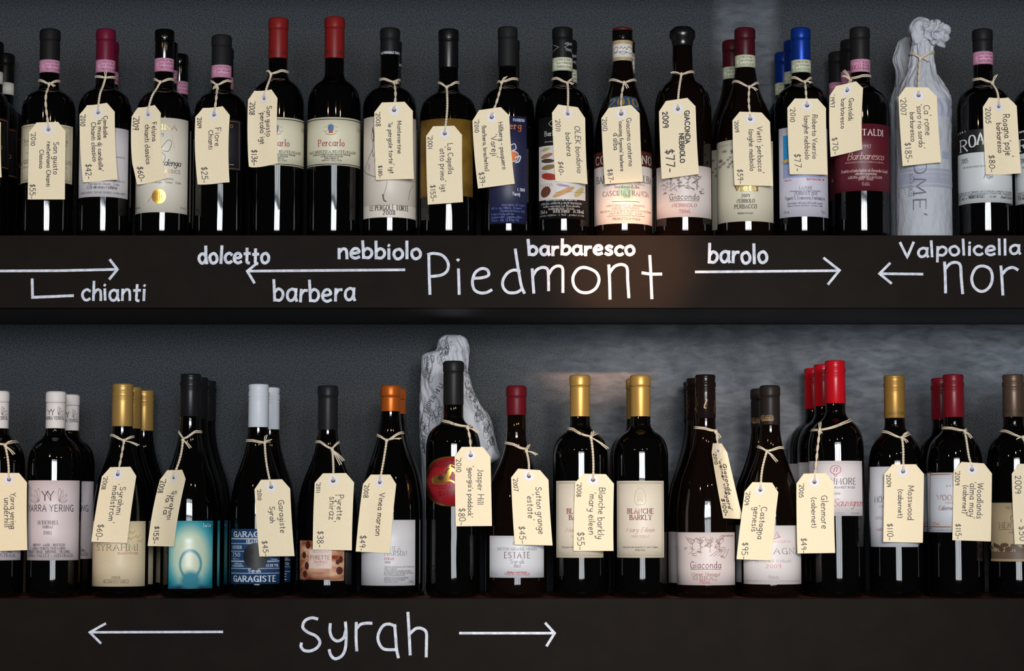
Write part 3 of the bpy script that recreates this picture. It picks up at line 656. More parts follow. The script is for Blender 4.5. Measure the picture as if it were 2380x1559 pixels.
b = B['U12'] = Bottle('U', 1586, 60, 'bdx', 133, 51, 165, 244, 'wax-dipped black bottle with swollen lip, white label with a sepia drawing, upper shelf', glass=GLASSB)
m = MB(); r = b.rn; z = lambda y: b.z(y, r)
pr = [(b.Ht + .0015, r * .5), (b.Ht + .0006, r * .85), (z(63), r * 1.02), (z(69), r + .0042), (z(77), r + .0046), (z(84), r + .0038), (z(91), r + .0012), (z(97), r + .0007), (z(103), r + .0004), (z(104.5), r - .0003)]
lathe(m, pr, mat('#121112', .25, 0, .5), 56, capb=False); m.build('wax_seal', b.root)
tree = []
def sepia(cx, cy, w, h, seed, col='#6b5a52'):
    rng = random.Random(seed); out = []
    for k in range(26):
        ax = cx + rng.uniform(-w, w); ay = cy + rng.uniform(-h, h) * .5 + abs(ax - cx) / w * h * .35
        out.append(('s', [(ax + rng.uniform(-6, 6), ay + rng.uniform(-4, 4)) for _ in range(4)], rng.uniform(.6, 1.4), col))
    for k in (-.6, -.2, .25, .7):
        tx = cx + w * k; out.append(('p', [(tx, cy + h * .3), (tx + 1, cy - h * .5)], 1.2, col))
        for q in range(7): out.append(('s', [(tx, cy - h * .4), (tx + rng.uniform(-10, 10), cy - h * .7), (tx + rng.uniform(-14, 14), cy - h * rng.uniform(.8, 1.1))], .8, col))
    return out
b.label(1526, 1653, 384, 504, '#cbbfba', [*sepia(1587, 428, 46, 24, 5), ('p', [(1560, 442), (1572, 432), (1600, 432), (1614, 442)], 1, '#6b5a52'), T('Giaconda', 1557, 1624, 463, 13, 'n', '#4f4040', 1.1), ('p', [(1557, 466), (1624, 466)], .8, '#4f4040'), T('NEBBIOLO', 1563, 1619, 480, 7, 'f', '#a2565a', 1), T('750mL', 1579, 1605, 494, 7, 'n', '#b0555c', 1)], lab='white label with a sepia drawing of trees')

b = B['U13'] = Bottle('U', 1731, 61, 'brg', 136, 49.3, 155, 325, 'front maroon-capped sloping bottle with cream label, left of the blue caps, upper shelf', glass=GLASSB)
b.capsule(127, '#3d0f17', .35); docg(b, 126.7, 155, GREEN, 'AAB 05552871', 'LANGHE')
rng = random.Random(11); fl = []
for k in range(34):
    a = rng.uniform(0, 6.28); q = sqrt(rng.random()) * 30; fx, fy = 1700 + q * cos(a), 370 + q * 1.15 * sin(a)
    for j in range(3): t = a + j * 1.05; fl.append(('p', [(fx - 4 * cos(t), fy - 4 * sin(t)), (fx + 4 * cos(t), fy + 4 * sin(t))], .8, '#5f5550'))
b.label(1664, 1797, 323, 514, '#c6bfa9', [*fine(['IMBOTTIGLIATO DA VIETTI'], 1672, 1790, 336, 5, 4.5, '#7a7264'), *fl, T('Vietti', 1709, 1760, 443, 15, 'f', 'gold', 3.2), T('2009', 1724, 1742, 458, 7, 'f', '#4d453c', 1), T('NEBBIOLO', 1714, 1753, 470.5, 8, 'f', '#4d453c', 1.1), T('PERBACCO', 1709, 1758, 484, 9, 'f', '#4d453c', 1.2), *fine(['PRODUCT OF ITALY'], 1716, 1750, 497, 5, 4, '#6a6254')], lab='cream label with a gold name and a sphere of flowers')
b.copy(1702, 1, 'maroon-capped bottle with pale seal half hidden behind the left of its twin, upper shelf')

b = B['U14'] = Bottle('U', 1860.6, 61, 'bdx', 126, 47, 182, 240, 'blue-capped bottle in front, tall white label with a small landscape, upper shelf')
b.capsule(138, '#10307e', .3, .35); docg(b, 137.8, 167, GREEN, 'AAC 07525669', 'LANGHE')
b.label(1811, 1924, 294, 503, '#bdbac6', [('r', 1820, 1910, 312, 380, '#2b80b4'), ('s', [(1820, 374), (1832, 371), (1845, 376), (1870, 370), (1910, 376)], 7, '#c8953e'), ('r', 1820, 1910, 380, 412, '#8d95b8'), *fine(['LA PRIMAVERA'], 1822, 1840, 419, 5, 3.5, '#a8656c'), T('Vigneti Fratta al Salino - 1981', 1873, 1915, 418, 5, 'c', '#b04a50', .8),
  T('LANGHE', 1858, 1888, 440, 7.5, 'f', '#4d4a58', 1), *fine(['Denominazione di Origine Controllata'], 1836, 1907, 444.5, 5, 4.5, '#6a6676'), T('NEBBIOLO 2010', 1846, 1899, 452.5, 7, 'f', '#4d4a58', 1), T('Vigneti S. Francesco, Fontanazza', 1825, 1916, 463, 8.5, 'f', '#4d4a58', 1),
  *fine(["Imbottigliato all'origine nell'Azienda Agricola", 'Roberto Voerzio viticoltore - La Morra - Italia'], 1831, 1911, 473, 6, 4.5, '#6a6676'), T('14% vol', 1822, 1834, 494, 6, 'f', '#6a6676', .8), T('75cl e', 1908, 1918, 494, 7, 'f', '#6a6676', .8)], lab='tall white label with a small blue landscape')
b.copy(1843.5, 1, 'blue-capped bottle second deep, just behind the white landscape label, upper shelf')
b.copy(1821.5, 2, 'blue-capped bottle rearmost of the three, upper shelf')

b = B['U15'] = Bottle('U', 1998, 60, 'bdx', 131, 47.5, 184, 244, 'black-capped bottle with a wide maroon label, left of the paper-wrapped bottle')
b.capsule(137, '#1b1a1b', .5); b.band(136.7, 166, PINK, [('s', [(1977, 160), (1980, 147), (1990, 142), (1999, 147), (2002, 160)], 1, '#8d5a70'), T('DOCG', 1978, 2000, 160, 10, 'b', '#8d3550', 1.6), *[T(q, 2005, 2020, 147 + i * 7, 5, 'n', '#4a2f3b', .9) for i, q in enumerate(('AAC 0', 'BARB', 'BARB'))]])
b.label(1940, 2070, 287, 443, '#571923', [T('GASTALDI', 1966, 2052, 314, 14, 'b', '#cfc3bd', 2.2), T('1997', 2003, 2024, 344, 8, 'f', '#b59a98', 1.1), T('Barbaresco', 1969, 2053, 370, 16, 'c', '#c5a49c', 1.6), *fine(['DENOMINAZIONE DI ORIGINE CONTROLLATA E GARANTITA'], 1965, 2054, 378, 5, 4, '#a07a78'),
  T('Prodotto ed imbottigliato da Bernardino Gastaldi', 1955, 2062, 399, 7, 'c', '#b59a98', .9), T('viticoltore proprietario', 1987, 2037, 406, 6, 'c', '#b59a98', .9), T('AZIENDA AGRICOLA GASTALDI', 1971, 2049, 414, 5.5, 'f', '#b59a98', 1), T('NEIVE - ITALIA', 1995, 2029, 418.5, 4.5, 'f', '#b59a98', .8), T('ITALIA', 2004, 2021, 431, 7.5, 'f', '#a07a78', .9)], lab='wide maroon label')
b.copy(1975.5, 1, 'black-capped bottle with pink seal second deep behind the maroon label, upper shelf')
b.copy(1947.5, 2, 'black-capped bottle with pink seal rearmost behind the maroon label, upper shelf')

def roagna(b, cx):
    o = cx - 2289
    b.label(2226 + o, 2352 + o, 299, 470, '#bfc2c3', [('r', 2226 + o, 2352 + o, 299, 352.5, '#121213'), ('p', [(2227 + o, 305), (2233 + o, 302), (2243 + o, 301)], 4, '#bfc2c3'), *[T(c, 2233 + o + k * 19, 2249 + o + k * 19, 347 - q, 27, 'b', '#c9cccd', 4) for k, (c, q) in enumerate(zip('ROAGNA', (0, 8, 13, 13, 8, 0)))],
      T('2005', 2236 + o, 2250 + o, 375, 11, 'f', '#3a3a3c', 1.2), *fine(['DENOMINAZIONE DI ORIGINE CONTROLLATA'], 2240 + o, 2340 + o, 387, 5, 5, '#4d4d50'), T('Paje', 2286 + o, 2307 + o, 414, 10, 'c', '#3a3a3c', 1.1), ('p', [(2229 + o, 387), (2229 + o, 436)], 2, '#8d9092'),
      *fine(["IMBOTTIGLIATO ALL'ORIGINE NELL'AZIENDA AGRICOLA I PAGLIERI", 'DI ALFREDO LUCA E GIOVANNI ROAGNA VITICOLTORI - BARBARESCO'], 2231 + o, 2350 + o, 446, 5, 4.5, '#4d4d50'), T('750 ml e', 2231 + o, 2248 + o, 460, 8, 'f', '#3a3a3c', 1.1), T('PRODUCT OF ITALY', 2252 + o, 2288 + o, 459, 6.5, 'f', '#3a3a3c', 1.1), T('CN 1282', 2301 + o, 2315 + o, 459, 4, 'f', '#3a3a3c', .8), T('Alcool 13,5% vol', 2326 + o, 2350 + o, 460, 7, 'f', '#3a3a3c', .9)], lab='black and white label with arched white letters')
b = B['U17'] = Bottle('U', 2283, 64, 'bdx', 126, 48.2, 186, 244, 'black-capped bottle with black-over-white label, just right of the wrapped bottle, upper shelf')
b.capsule(119.5, '#18181a', .5); docg(b, 118.7, 148, PINK, 'AAA 00671032', 'BARBARESCO', 4); roagna(b, 2289)
b = B['U18'] = Bottle('U', 2413, 64, 'bdx', 126, 48.2, 186, 244, 'bottle cut off by the right picture edge, black-over-white label sliver, upper shelf')
b.capsule(119.5, '#18181a', .5); docg(b, 118.7, 148, PINK, 'AAA 00671033', 'BARBARESCO', 4); roagna(b, 2426)

# ---------------------------------------------------------------- lower shelf
WHITECAP = '#cfc9c6'
def yarra(b, cx):
    k = b.cx
    leaf = lambda x0, y0, sx, s=1: [('s', [(x0, y0), (x0 + sx * 3 * s, y0 - 14 * s), (x0 + sx * 9 * s, y0 - 26 * s), (x0 + sx * 9 * s, y0 - 12 * s), (x0, y0)], .8, '#7a6a68'), ('s', [(x0, y0), (x0 + sx * 10 * s, y0 - 10 * s), (x0 + sx * 18 * s, y0 - 16 * s), (x0 + sx * 12 * s, y0 - 4 * s), (x0, y0)], .8, '#7a6a68'), ('s', [(x0, y0), (x0 - sx * 2 * s, y0 - 16 * s), (x0 + sx * 1 * s, y0 - 30 * s), (x0 + sx * 5 * s, y0 - 18 * s), (x0, y0)], .8, '#7a6a68'), ('s', [(x0, y0), (x0 + sx * 9 * s, y0 + 2), (x0 + sx * 19 * s, y0 - 3 * s), (x0 + sx * 10 * s, y0 + 5), (x0, y0)], .8, '#7a6a68')]
    b.capsule(994.7, WHITECAP, .4, items=[('p', [(k - 20, 951), (k - 16, 957), (k - 11, 951)], 1.4, '#3f3537'), ('p', [(k - 12, 951), (k - 8, 957), (k - 4, 951)], 1.4, '#3f3537'), ('p', [(k - 16, 957), (k - 16, 964)], 1.4, '#3f3537'), ('p', [(k - 8, 957), (k - 8, 964)], 1.4, '#3f3537'),
       *leaf(k + 5, 963, 1, .62), T('YARRA YERING', k - 24, k + 17, 975, 7.5, 'n', '#3f3537', 1.1)])
    o = cx - 122.5
    b.label(64 + o, 182 + o, 1116, 1302, '#c8bcbf', [*leaf(91 + o, 1164, -1, 1.0), *leaf(137 + o, 1164, 1, 1.0), ('p', [(97 + o, 1141), (104.5 + o, 1152), (112 + o, 1141)], 2, '#3d3336'), ('p', [(110 + o, 1141), (117.5 + o, 1152), (125 + o, 1141)], 2, '#3d3336'), ('p', [(104.5 + o, 1152), (104.5 + o, 1163)], 2.4, '#3d3336'), ('p', [(117.5 + o, 1152), (117.5 + o, 1163)], 2.4, '#3d3336'), ('p', [(105 + o, 1141), (118 + o, 1163)], 1, '#3d3336'),
      T('YARRA YERING', 67 + o, 170 + o, 1188, 14.5, 'n', '#3d3336', 1.6), T('UNDERHILL', 88 + o, 136 + o, 1218, 8, 'f', '#4d4144', 1.2), T('SHIRAZ', 99 + o, 123 + o, 1227, 5.5, 'f', '#4d4144', 1), T('2001', 101 + o, 120 + o, 1241.5, 7, 'f', '#4d4144', 1.1),
      T('GROWN - MADE - BOTTLED', 77 + o, 150 + o, 1269, 5.5, 'f', '#4d4144', 1), T('YARRA YERING VINEYARDS', 74 + o, 152 + o, 1277, 5.5, 'f', '#4d4144', 1), T('BRIARTY ROAD - GRUYERE - VICTORIA', 68 + o, 162 + o, 1284.5, 5.5, 'f', '#4d4144', 1), T('YARRA VALLEY - AUSTRALIA', 65 + o, 169 + o, 1294, 7.5, 'f', '#4d4144', 1.2)], lab='pale label with a double letter and leaves')
b = B['L0'] = Bottle('L', -1, 907, 'bdx', 123, 47, 1000, 1075, 'white-capped bottle cut by the left picture edge, lower shelf'); yarra(b, -12)
b = B['L1'] = Bottle('L', 130.5, 908, 'bdx', 123, 47.5, 1000, 1075, 'white-capped bottle with a pale lilac leaf label and no tag, lower shelf'); yarra(b, 122.5)
b.copy(163, 1, 'white-capped bottle in shade behind the right of the untagged leaf-label bottle, lower shelf', .08)

b = B['L2'] = Bottle('L', 286, 890, 'brg', 127, 50, 1000, 1190, 'gold screw-capped bottle in front with a cream label of tiny gold birds, lower shelf')
b.screwcap(990, '#b08c4e', .38, .45)
b.label(214, 337, 1211, 1363, '#cbbb9b', [*[('s', [(xx, yy), (xx + 5, yy - 5), (xx + 8, yy), (xx + 14, yy - 7)], 1.3, '#a5842f') for xx, yy in ((300, 1240), (312, 1250), (296, 1254), (318, 1260))], ('s', [(230, 1312), (250, 1303), (280, 1315), (292, 1290), (300, 1262)], .8, '#b3b19c'), T('SYRAHMI', 225, 320, 1279, 14, 'f', '#3d362d', 1.3), T('maelstrom', 274, 320, 1288, 7.5, 'f', '#a8694f', 1), T('2008', 259, 279, 1345, 6, 'f', '#5d5445', 1), ('p', [(241, 1347.5), (299, 1347.5)], .8, '#5d5445'), T('HEATHCOTE SHIRAZ', 240, 299, 1355, 5.5, 'f', '#5d5445', .9)], lab='cream label with gold birds')
b.copy(306, 1, 'gold screw-capped bottle second of three deep, lower shelf'); b.copy(335, 2, 'gold screw-capped bottle rearmost of three deep, lower shelf')

def lala_material(b):
    m = bpy.data.materials.new('blue_portrait_print'); m.use_nodes = True; nt = m.node_tree; p = nt.nodes['Principled BSDF']; L = nt.links.new
    tc = node(nt, 'ShaderNodeTexCoord'); cx_ = b.R * sin(b.arc(443, 1300, b.R) / b.R)
    def dist(x, z, sx, sz):
        mp = node(nt, 'ShaderNodeMapping'); mp.inputs['Location'].default_value = (-x / sx, 0, -z / sz); mp.inputs['Scale'].default_value = (1 / sx, 0, 1 / sz)
        L(tc.outputs['Object'], mp.inputs[0]); v = node(nt, 'ShaderNodeVectorMath', operation='LENGTH'); L(mp.outputs[0], v.inputs[0]); return v.outputs['Value']
    glow = ramp(nt, [(0.15, lin('#c9cdb2')), (0.55, lin('#b3c7ae')), (0.8, lin('#4fa3ab')), (1.0, lin('#157d92'))]); L(dist(cx_ - .002, b.z(1292, b.R), .037, .058), glow.inputs[0])
    ring = ramp(nt, [(0.0, (0, 0, 0, 1)), (0.66, (0, 0, 0, 1)), (0.84, (1, 1, 1, 1)), (1.0, (0, 0, 0, 1))]); L(dist(cx_ - .0005, b.z(1311, b.R), .0168, .0228), ring.inputs[0])
    mx = node(nt, 'ShaderNodeMix', data_type='RGBA'); L(ring.outputs[0], mx.inputs[0]); L(glow.outputs[0], mx.inputs[6]); mx.inputs[7].default_value = lin('#2a7f95')
    sh = ramp(nt, [(0.75, (1, 1, 1, 1)), (1.0, (0, 0, 0, 1))]); L(dist(cx_ - .001, b.z(1386, b.R), .040, .020), sh.inputs[0])
    m2 = node(nt, 'ShaderNodeMix', data_type='RGBA'); L(sh.outputs[0], m2.inputs[0]); L(mx.outputs[2], m2.inputs[6]); m2.inputs[7].default_value = lin('#2c4a63')
    nk = ramp(nt, [(0.6, (1, 1, 1, 1)), (1.0, (0, 0, 0, 1))]); L(dist(cx_, b.z(1350, b.R), .0165, .017), nk.inputs[0])
    m3 = node(nt, 'ShaderNodeMix', data_type='RGBA'); L(nk.outputs[0], m3.inputs[0]); L(m2.outputs[2], m3.inputs[6]); m3.inputs[7].default_value = lin('#3d8696')
    L(m3.outputs[2], p.inputs['Base Color']); p.inputs['Roughness'].default_value = .35; return m
b = B['L3'] = Bottle('L', 443.7, 867, 'brg', 131, 48.5, 985, 1195, 'black screw-capped bottle in front with a glowing teal picture label, lower shelf')
b.screwcap(967, '#1c1c1e', .3, .2)
b.label(392, 494, 1210, 1368, lala_material(b), [T('La La', 473, 489, 1224, 7.5, 'b', '#bfd0cf', 1.3)], lab='teal picture label of a blurred head')
b.copy(461, 1, 'black screw-capped bottle second of three deep behind the teal picture, lower shelf'); b.copy(480, 2, 'black screw-capped bottle rearmost behind the teal picture, lower shelf')

b = B['L4'] = Bottle('L', 601.4, 891, 'brg', 127, 48.5, 1000, 1190, 'white screw-capped bottle in front with navy banded label, lower shelf')
b.screwcap(992, '#bfc3ca', .38)
NV = '#1d3a5e'; WHT = '#b9c1c9'
b.label(537, 650, 1229, 1357, NV, [*[('p', [(538, y), (649, y)], 1.1, WHT) for y in (1251, 1252.5, 1263, 1281, 1303.5, 1305, 1321, 1332)], T('GARAGISTE', 544, 641, 1247, 11.5, 'b', WHT, 3), T('HEATHCOTE', 573, 623, 1261.5, 7, 'b', WHT, 1.5), T('COTIER', 541, 562, 1275, 6.5, 'b', WHT, 1.4), T('750', 541, 558, 1293, 8, 'b', WHT, 1.6), *fine(['Millilitres'], 541, 556, 1300, 5, 3, '#7f93aa'),
  T('2010', 628, 646, 1293, 8, 'b', WHT, 1.6), *fine(['Vintage'], 629, 644, 1301, 5, 4, '#9fb0c2'), *fine(['APPROX 8.0', 'STANDARD DRINKS'], 541, 566, 1312, 5, 3.4, '#9fb0c2', 'n'), T('13.5% VOL', 618, 647, 1317, 6, 'b', WHT, 1.3), T('Syrah', 577, 605, 1329.5, 7, 'b', WHT, 1.5), T('GARAGISTE', 544, 640, 1351, 12.5, 'b', WHT, 3), ('e', 594, 1292, 29, 30, '#070708')], lab='navy label with a round dark opening')
b.copy(627.5, 1, 'white screw-capped bottle behind the navy banded label, lower shelf')

b = B['L5'] = Bottle('L', 762.3, 894.6, 'brg', 138, 48, 1005, 1195, 'black-capped sloping bottle with small rust-brown patterned label, lower shelf')
b.capsule(998, '#1d1d1f', .38)
PYR = mat('#a3582f', .45, key='rust'); grain(PYR, 60, '#7a3216', '#cfa587', .0, 6); nt = PYR.node_tree
mp = node(nt, 'ShaderNodeMapping'); mp.inputs['Scale'].default_value = (.35, 1, 1.5); nz = [n for n in nt.nodes if n.type == 'TEX_NOISE'][0]; nt.links.new([n for n in nt.nodes if n.type == 'TEX_COORD'][0].outputs['Object'], mp.inputs[0]); nt.links.new(mp.outputs[0], nz.inputs['Vector'])
dots = [('e', px_, py_, rx, ry, '#43190d') for px_, py_, rx, ry in ((716, 1266, 7, 9), (707, 1290, 6, 8), (713, 1315, 6, 9), (709, 1334, 7, 8), (792, 1300, 5, 8), (789, 1326, 8, 9))]
b.label(697, 800, 1256, 1347, PYR, [*dots, ('r', 719, 771, 1277, 1321, '#c9b3a8'), *fine(['HEATHCOTE'], 728, 764, 1284, 5, 4, '#a88c82'), T('PYRETTE', 721, 766, 1300, 8.5, 'n', '#7a4a38', 1.1), T('SHIRAZ', 730, 761, 1308, 5, 'n', '#b0605a', .9), T('2011', 735, 753, 1314, 4.5, 'n', '#a88c82', .7)], lab='rust-brown label with dark spots')
b.label(766, 799, 1290, 1350, PYR, [('e', 789, 1326, 8, 9, '#43190d'), ('e', 785, 1306, 5, 6, '#43190d')], name='side_label', r=b.R + .0002)

b = B['L6'] = Bottle('L', 908, 893.5, 'brg', 136, 47.7, 960, 1185, 'copper orange capped bottle in front with plain white label, lower shelf')
b.capsule(955, '#a9541c', .35, .4)
b.label(840, 965, 1208, 1361, '#bdbcbf', [T('VINEA', 892, 931, 1280, 10, 'f', '#4a4a4e', 1), T('MARSON', 893, 945, 1291, 10, 'f', '#4a4a4e', 1.1), T('SYRAH', 893, 915, 1301, 5.5, 'f', '#a8383c', 1.1), T('2008', 894, 907, 1309, 5, 'f', '#4a4a4e', .8), *[T(l, 893, 893 + w_, 1319 + i * 4.7 + (2 if i > 4 else 0), 3.2, 'f', '#67676c', .7) for i, (l, w_) in enumerate([('WINE OF AUSTRALIA, ESTATE BOTTLED', 69), ('VINEA MARSON', 29), ('411 HEATHCOTE ROCHESTER ROAD', 62), ('HEATHCOTE 3523 VICTORIA AUSTRALIA', 67), ('WWW.VINEAMARSON.COM', 48), ('APPROX. 8.5 STANDARD DRINKS', 56), ('PRESERVATIVE 220 ADDED', 48), ('ALC/VOL 14.5%', 30)])], T('750mL', 949, 961, 1355, 6, 'f', '#67676c', .7)], lab='plain white label with small grey print')
b.copy(921, 1, 'copper orange capped bottle behind its twin, lower shelf')

b = B['L7'] = Bottle('L', 1054, 837, 'bdx', 126, 48.8, 968, 1035, 'tallest black-capped bottle with red and gold oval label, lower shelf')
b.capsule(940, '#1a1a1b', .42)
RED = '#86151f'
horse = [('e', 1021, 1113, 18, 8.5, 'gold'), ('e', 1010, 1115, 9, 8.5, 'gold'), ('e', 1036, 1110, 9, 10, 'gold'), ('e', 1043, 1099, 5.5, 12, 'gold', -22), ('e', 1050, 1090, 8.5, 4, 'gold', -32), ('p', [(1046, 1086), (1047, 1080)], 2.5, 'gold'),
  ('s', [(1037, 1119), (1046, 1116), (1056, 1121)], 3.4, 'gold'), ('s', [(1006, 1121), (1018, 1124), (1034, 1123)], 3.2, 'gold'), ('s', [(1003, 1112), (998, 1118), (1000, 1124)], 2.2, 'gold'), ('e', 1024, 1110, 8, 6, '#3a1a16'), ('s', [(1037, 1100), (1040, 1092), (1045, 1088)], 2, '#3a1a16'), ('s', [(1034, 1106), (1036, 1098), (1041, 1090)], 1.4, '#3a1a16'),
  ('s', [(1012, 1118), (1022, 1119), (1031, 1116)], .9, '#3a1a16'), ('s', [(1010, 1096), (1024, 1098), (1038, 1088), (1046, 1080), (1058, 1084), (1064, 1094), (1056, 1100)], .9, 'gold'), ('s', [(1052, 1094), (1062, 1100), (1070, 1092), (1064, 1084)], .9, 'gold')]
b.label(990.5, 1115, 1060, 1177, 'gold' and mat('#c39a45', .3, .85, .5), [], shape='oval', lab='red oval label with gold rim and a gold horse')
m = MB()
b2 = b.root.children[-1]
b.label(993, 1112, 1063, 1174, RED, [T('JASPER HILL', 1004, 1101, 1086, 12, 'n', '#2f0c0e', 1.6), *horse, ('p', [(1000, 1129), (1106, 1129)], 1, '#4a0d12'), *fine(['2010 GEORGIAS PADDOCK', 'HEATHCOTE'], 1018, 1088, 1136, 6, 4, '#4a0d12'), T('SHIRAZ', 1019, 1087, 1152, 9.5, 'n', '#2a0b0d', 1.4)], shape='oval', name='label_print', r=b.R + .0004)

b = B['L8'] = Bottle('L', 1200, 895, 'brg', 142, 48.5, 1015, 1185, 'short dark red capped bottle with low white label, lower shelf', glass=GLASSB)
b.capsule(963.5, '#571019', .4)
b.label(1138, 1264, 1245, 1342.5, '#bdbfc4', [frame(1141, 1261, 1248, 1339, '#8f9196', .8), ('s', [(1192, 1266), (1194, 1260), (1200, 1258), (1206, 1260), (1208, 1266)], 1.2, '#7a3a40'), T('SUTTON GRANGE WINERY', 1156, 1248, 1278.5, 6, 'f', '#5c5c60', .9), T('ESTATE', 1172, 1232, 1296.5, 13, 'f', '#5a2a2e', 1.6), T('Syrah', 1186, 1218, 1309.5, 9.5, 'f', '#4d4d52', 1), T('2007', 1194, 1210, 1318.5, 6, 'f', '#4d4d52', .9), T('Bendigo - Central Victoria', 1180, 1224, 1331, 4, 'n', '#96484c', .7), T('WINE OF AUSTRALIA', 1173, 1231, 1336.5, 6, 'n', '#96484c', .9), T('750mL', 1142, 1158, 1336, 7, 'n', '#9a9ca1', .8), T('14.5% vol', 1244, 1261, 1336, 6, 'n', '#9a9ca1', .8)], lab='low white label')

def blanche(b, cx):
    o = cx - 1488.5
    b.capsule(967, '#b08a4a', .38, .45)
    arch = [('s', [(1476 + o, 1168), (1477 + o, 1145), (1488 + o, 1133), (1499 + o, 1145), (1500 + o, 1168), (1488 + o, 1173), (1476 + o, 1168)], 1.4, '#a89a80'), ('p', [(1480 + o, 1146), (1496 + o, 1146)], .8, '#a89a80'), *[('p', [(1482 + o + k * 4, 1150), (1482 + o + k * 4, 1166)], .9, '#a89a80') for k in range(4)], ('s', [(1482 + o, 1166), (1488 + o, 1158), (1494 + o, 1166)], .9, '#a89a80')]
    b.label(1434 + o, 1543 + o, 1117, 1296, '#c9bfae', [frame(1438 + o, 1539 + o, 1122, 1291, '#8d8068', 1.4), frame(1435.5 + o, 1541.5 + o, 1119.5, 1293.5, '#b0a48a', .8), *arch, T('BLANCHE', 1459 + o, 1519 + o, 1193, 11, 'b', '#6f1a24', 1.9), T('BARKLY', 1464 + o, 1514 + o, 1207.5, 11, 'b', '#6f1a24', 1.9), T('Mary Eileen', 1455 + o, 1520 + o, 1236, 10, 'c', '#96675f', 1), T('2008 SHIRAZ', 1468 + o, 1509 + o, 1249, 5.5, 'f', '#b0907f', .9),
      *fine(['Estate grown and vintaged by D.J. and A.F. Reimers', 'Bendigo Region'], 1447 + o, 1529 + o, 1273, 6.5, 4, '#7d6d5c'), T('Wine of Australia 750ml', 1441 + o, 1536 + o, 1288, 6, 'w', '#a8977f', .8)], lab='cream label with ruled border and dark red name')
b = B['L9'] = Bottle('L', 1348, 869.7, 'bdx', 127.5, 48.8, 985, 1055, 'gold-capped bottle with cream label partly covered by a tag, lower shelf'); blanche(b, 1347.5)
b = B['L10'] = Bottle('L', 1488, 869.7, 'bdx', 127.5, 48.8, 985, 1055, 'gold-capped bottle in front with cream label in full view and no tag, lower shelf'); blanche(b, 1488.5)
b.copy(1478, 1, 'gold-capped bottle peeking out behind the untagged cream label, lower shelf')

b = B['L11'] = Bottle('L', 1639, 869, 'brg', 136, 48.5, 985, 1200, 'dark screw-capped bottle in front with white etched landscape label, lower shelf', glass=GLASSB)
b.screwcap(970.6, '#17100f', .16, 0, [('s', [(1640, 927), (1643, 930), (1638, 940), (1637, 947), (1641, 948)], 2, '#c9a06a'), ('s', [(1618, 960), (1620, 952), (1618, 945), (1621, 938), (1619, 930), (1620, 922)], 1, '#7a5a26'), ('s', [(1661, 960), (1659, 950), (1661, 940), (1659, 930)], 1, '#7a5a26')])
b.label(1574, 1708, 1237, 1360, '#c6bab8', [*sepia(1638, 1275, 48, 26, 9, '#8a736a'), *[('p', [(1650 + k * 9, 1292), (1672 + k * 5, 1276)], 1, '#8a736a') for k in range(5)], T('Cote haute pave', 1674, 1702, 1246, 4, 'c', '#b0606a', .7), T('Giaconda', 1606, 1675, 1320, 15, 'n', '#6a4048', 1.1), ('p', [(1606, 1322.5), (1675, 1322.5)], .9, '#8a5a4a'), T('Warner Vineyard', 1607, 1671, 1338, 8, 'c', '#a0766a', .9), T('SHIRAZ', 1611, 1667, 1347.5, 8, 'f', '#8a6a62', 1), T('750mL', 1626, 1652, 1355.5, 6.5, 'n', '#b8606a', 1)], lab='white label with an etched landscape')
b.copy(1618, 1, 'dark screw-capped bottle second of three behind the etched landscape, lower shelf'); b.copy(1610, 2, 'dark screw-capped bottle rearmost behind the etched landscape, lower shelf')

b = B['L12'] = Bottle('L', 1789, 894, 'brg', 138, 48, 1000, 1195, 'front brown-black capped bottle with wide white label, left of the red screw caps', glass=GLASSB)
b.capsule(986, '#221d1c', .4, items=[T('CASTAGNA', b.cx - 23, b.cx + 9, 972, 7.5, 'f', '#9c7c50', 1.2), ('p', [(b.cx - 23, 974), (b.cx + 10, 974)], .8, '#9c7c50'), T('BEECHWORTH', b.cx - 18, b.cx + 8, 978, 3.5, 'n', '#9c7c50', .7)])
b.label(1728, 1862, 1221, 1358, '#c9c3c2', [('s', [(1800, 1248), (1806, 1236), (1812, 1248)], 1, '#8a5a5e'), T('V', 1805, 1810, 1247, 6, 'n', '#8a5a5e', .8), ('s', [(1796, 1253), (1804, 1250), (1814, 1247)], 1.6, '#b04a58'), T('BEECHWORTH', 1770, 1838, 1261, 4.5, 'n', '#c08a90', .8), T('CASTAGNA', 1735, 1856, 1287, 13, 'f', '#5a4f50', 1.3), T('GENESIS SYRAH', 1755, 1838, 1306.5, 5.5, 'f', '#7d7274', .8), T('2009', 1780, 1815, 1319.5, 8, 'f', '#b0555f', 1.1), T('750ML', 1785, 1811, 1345.5, 7, 'n', '#7d7274', .9), T('WINE OF AUSTRALIA. ALC 14.0% VOL. WWW.CASTAGNA.COM.AU', 1734, 1857, 1352, 3.5, 'n', '#8d8284', .6)], lab='wide white label with spaced letters')
b.copy(1767, 1, 'brown-black capped bottle behind the left of the wide white label, lower shelf')

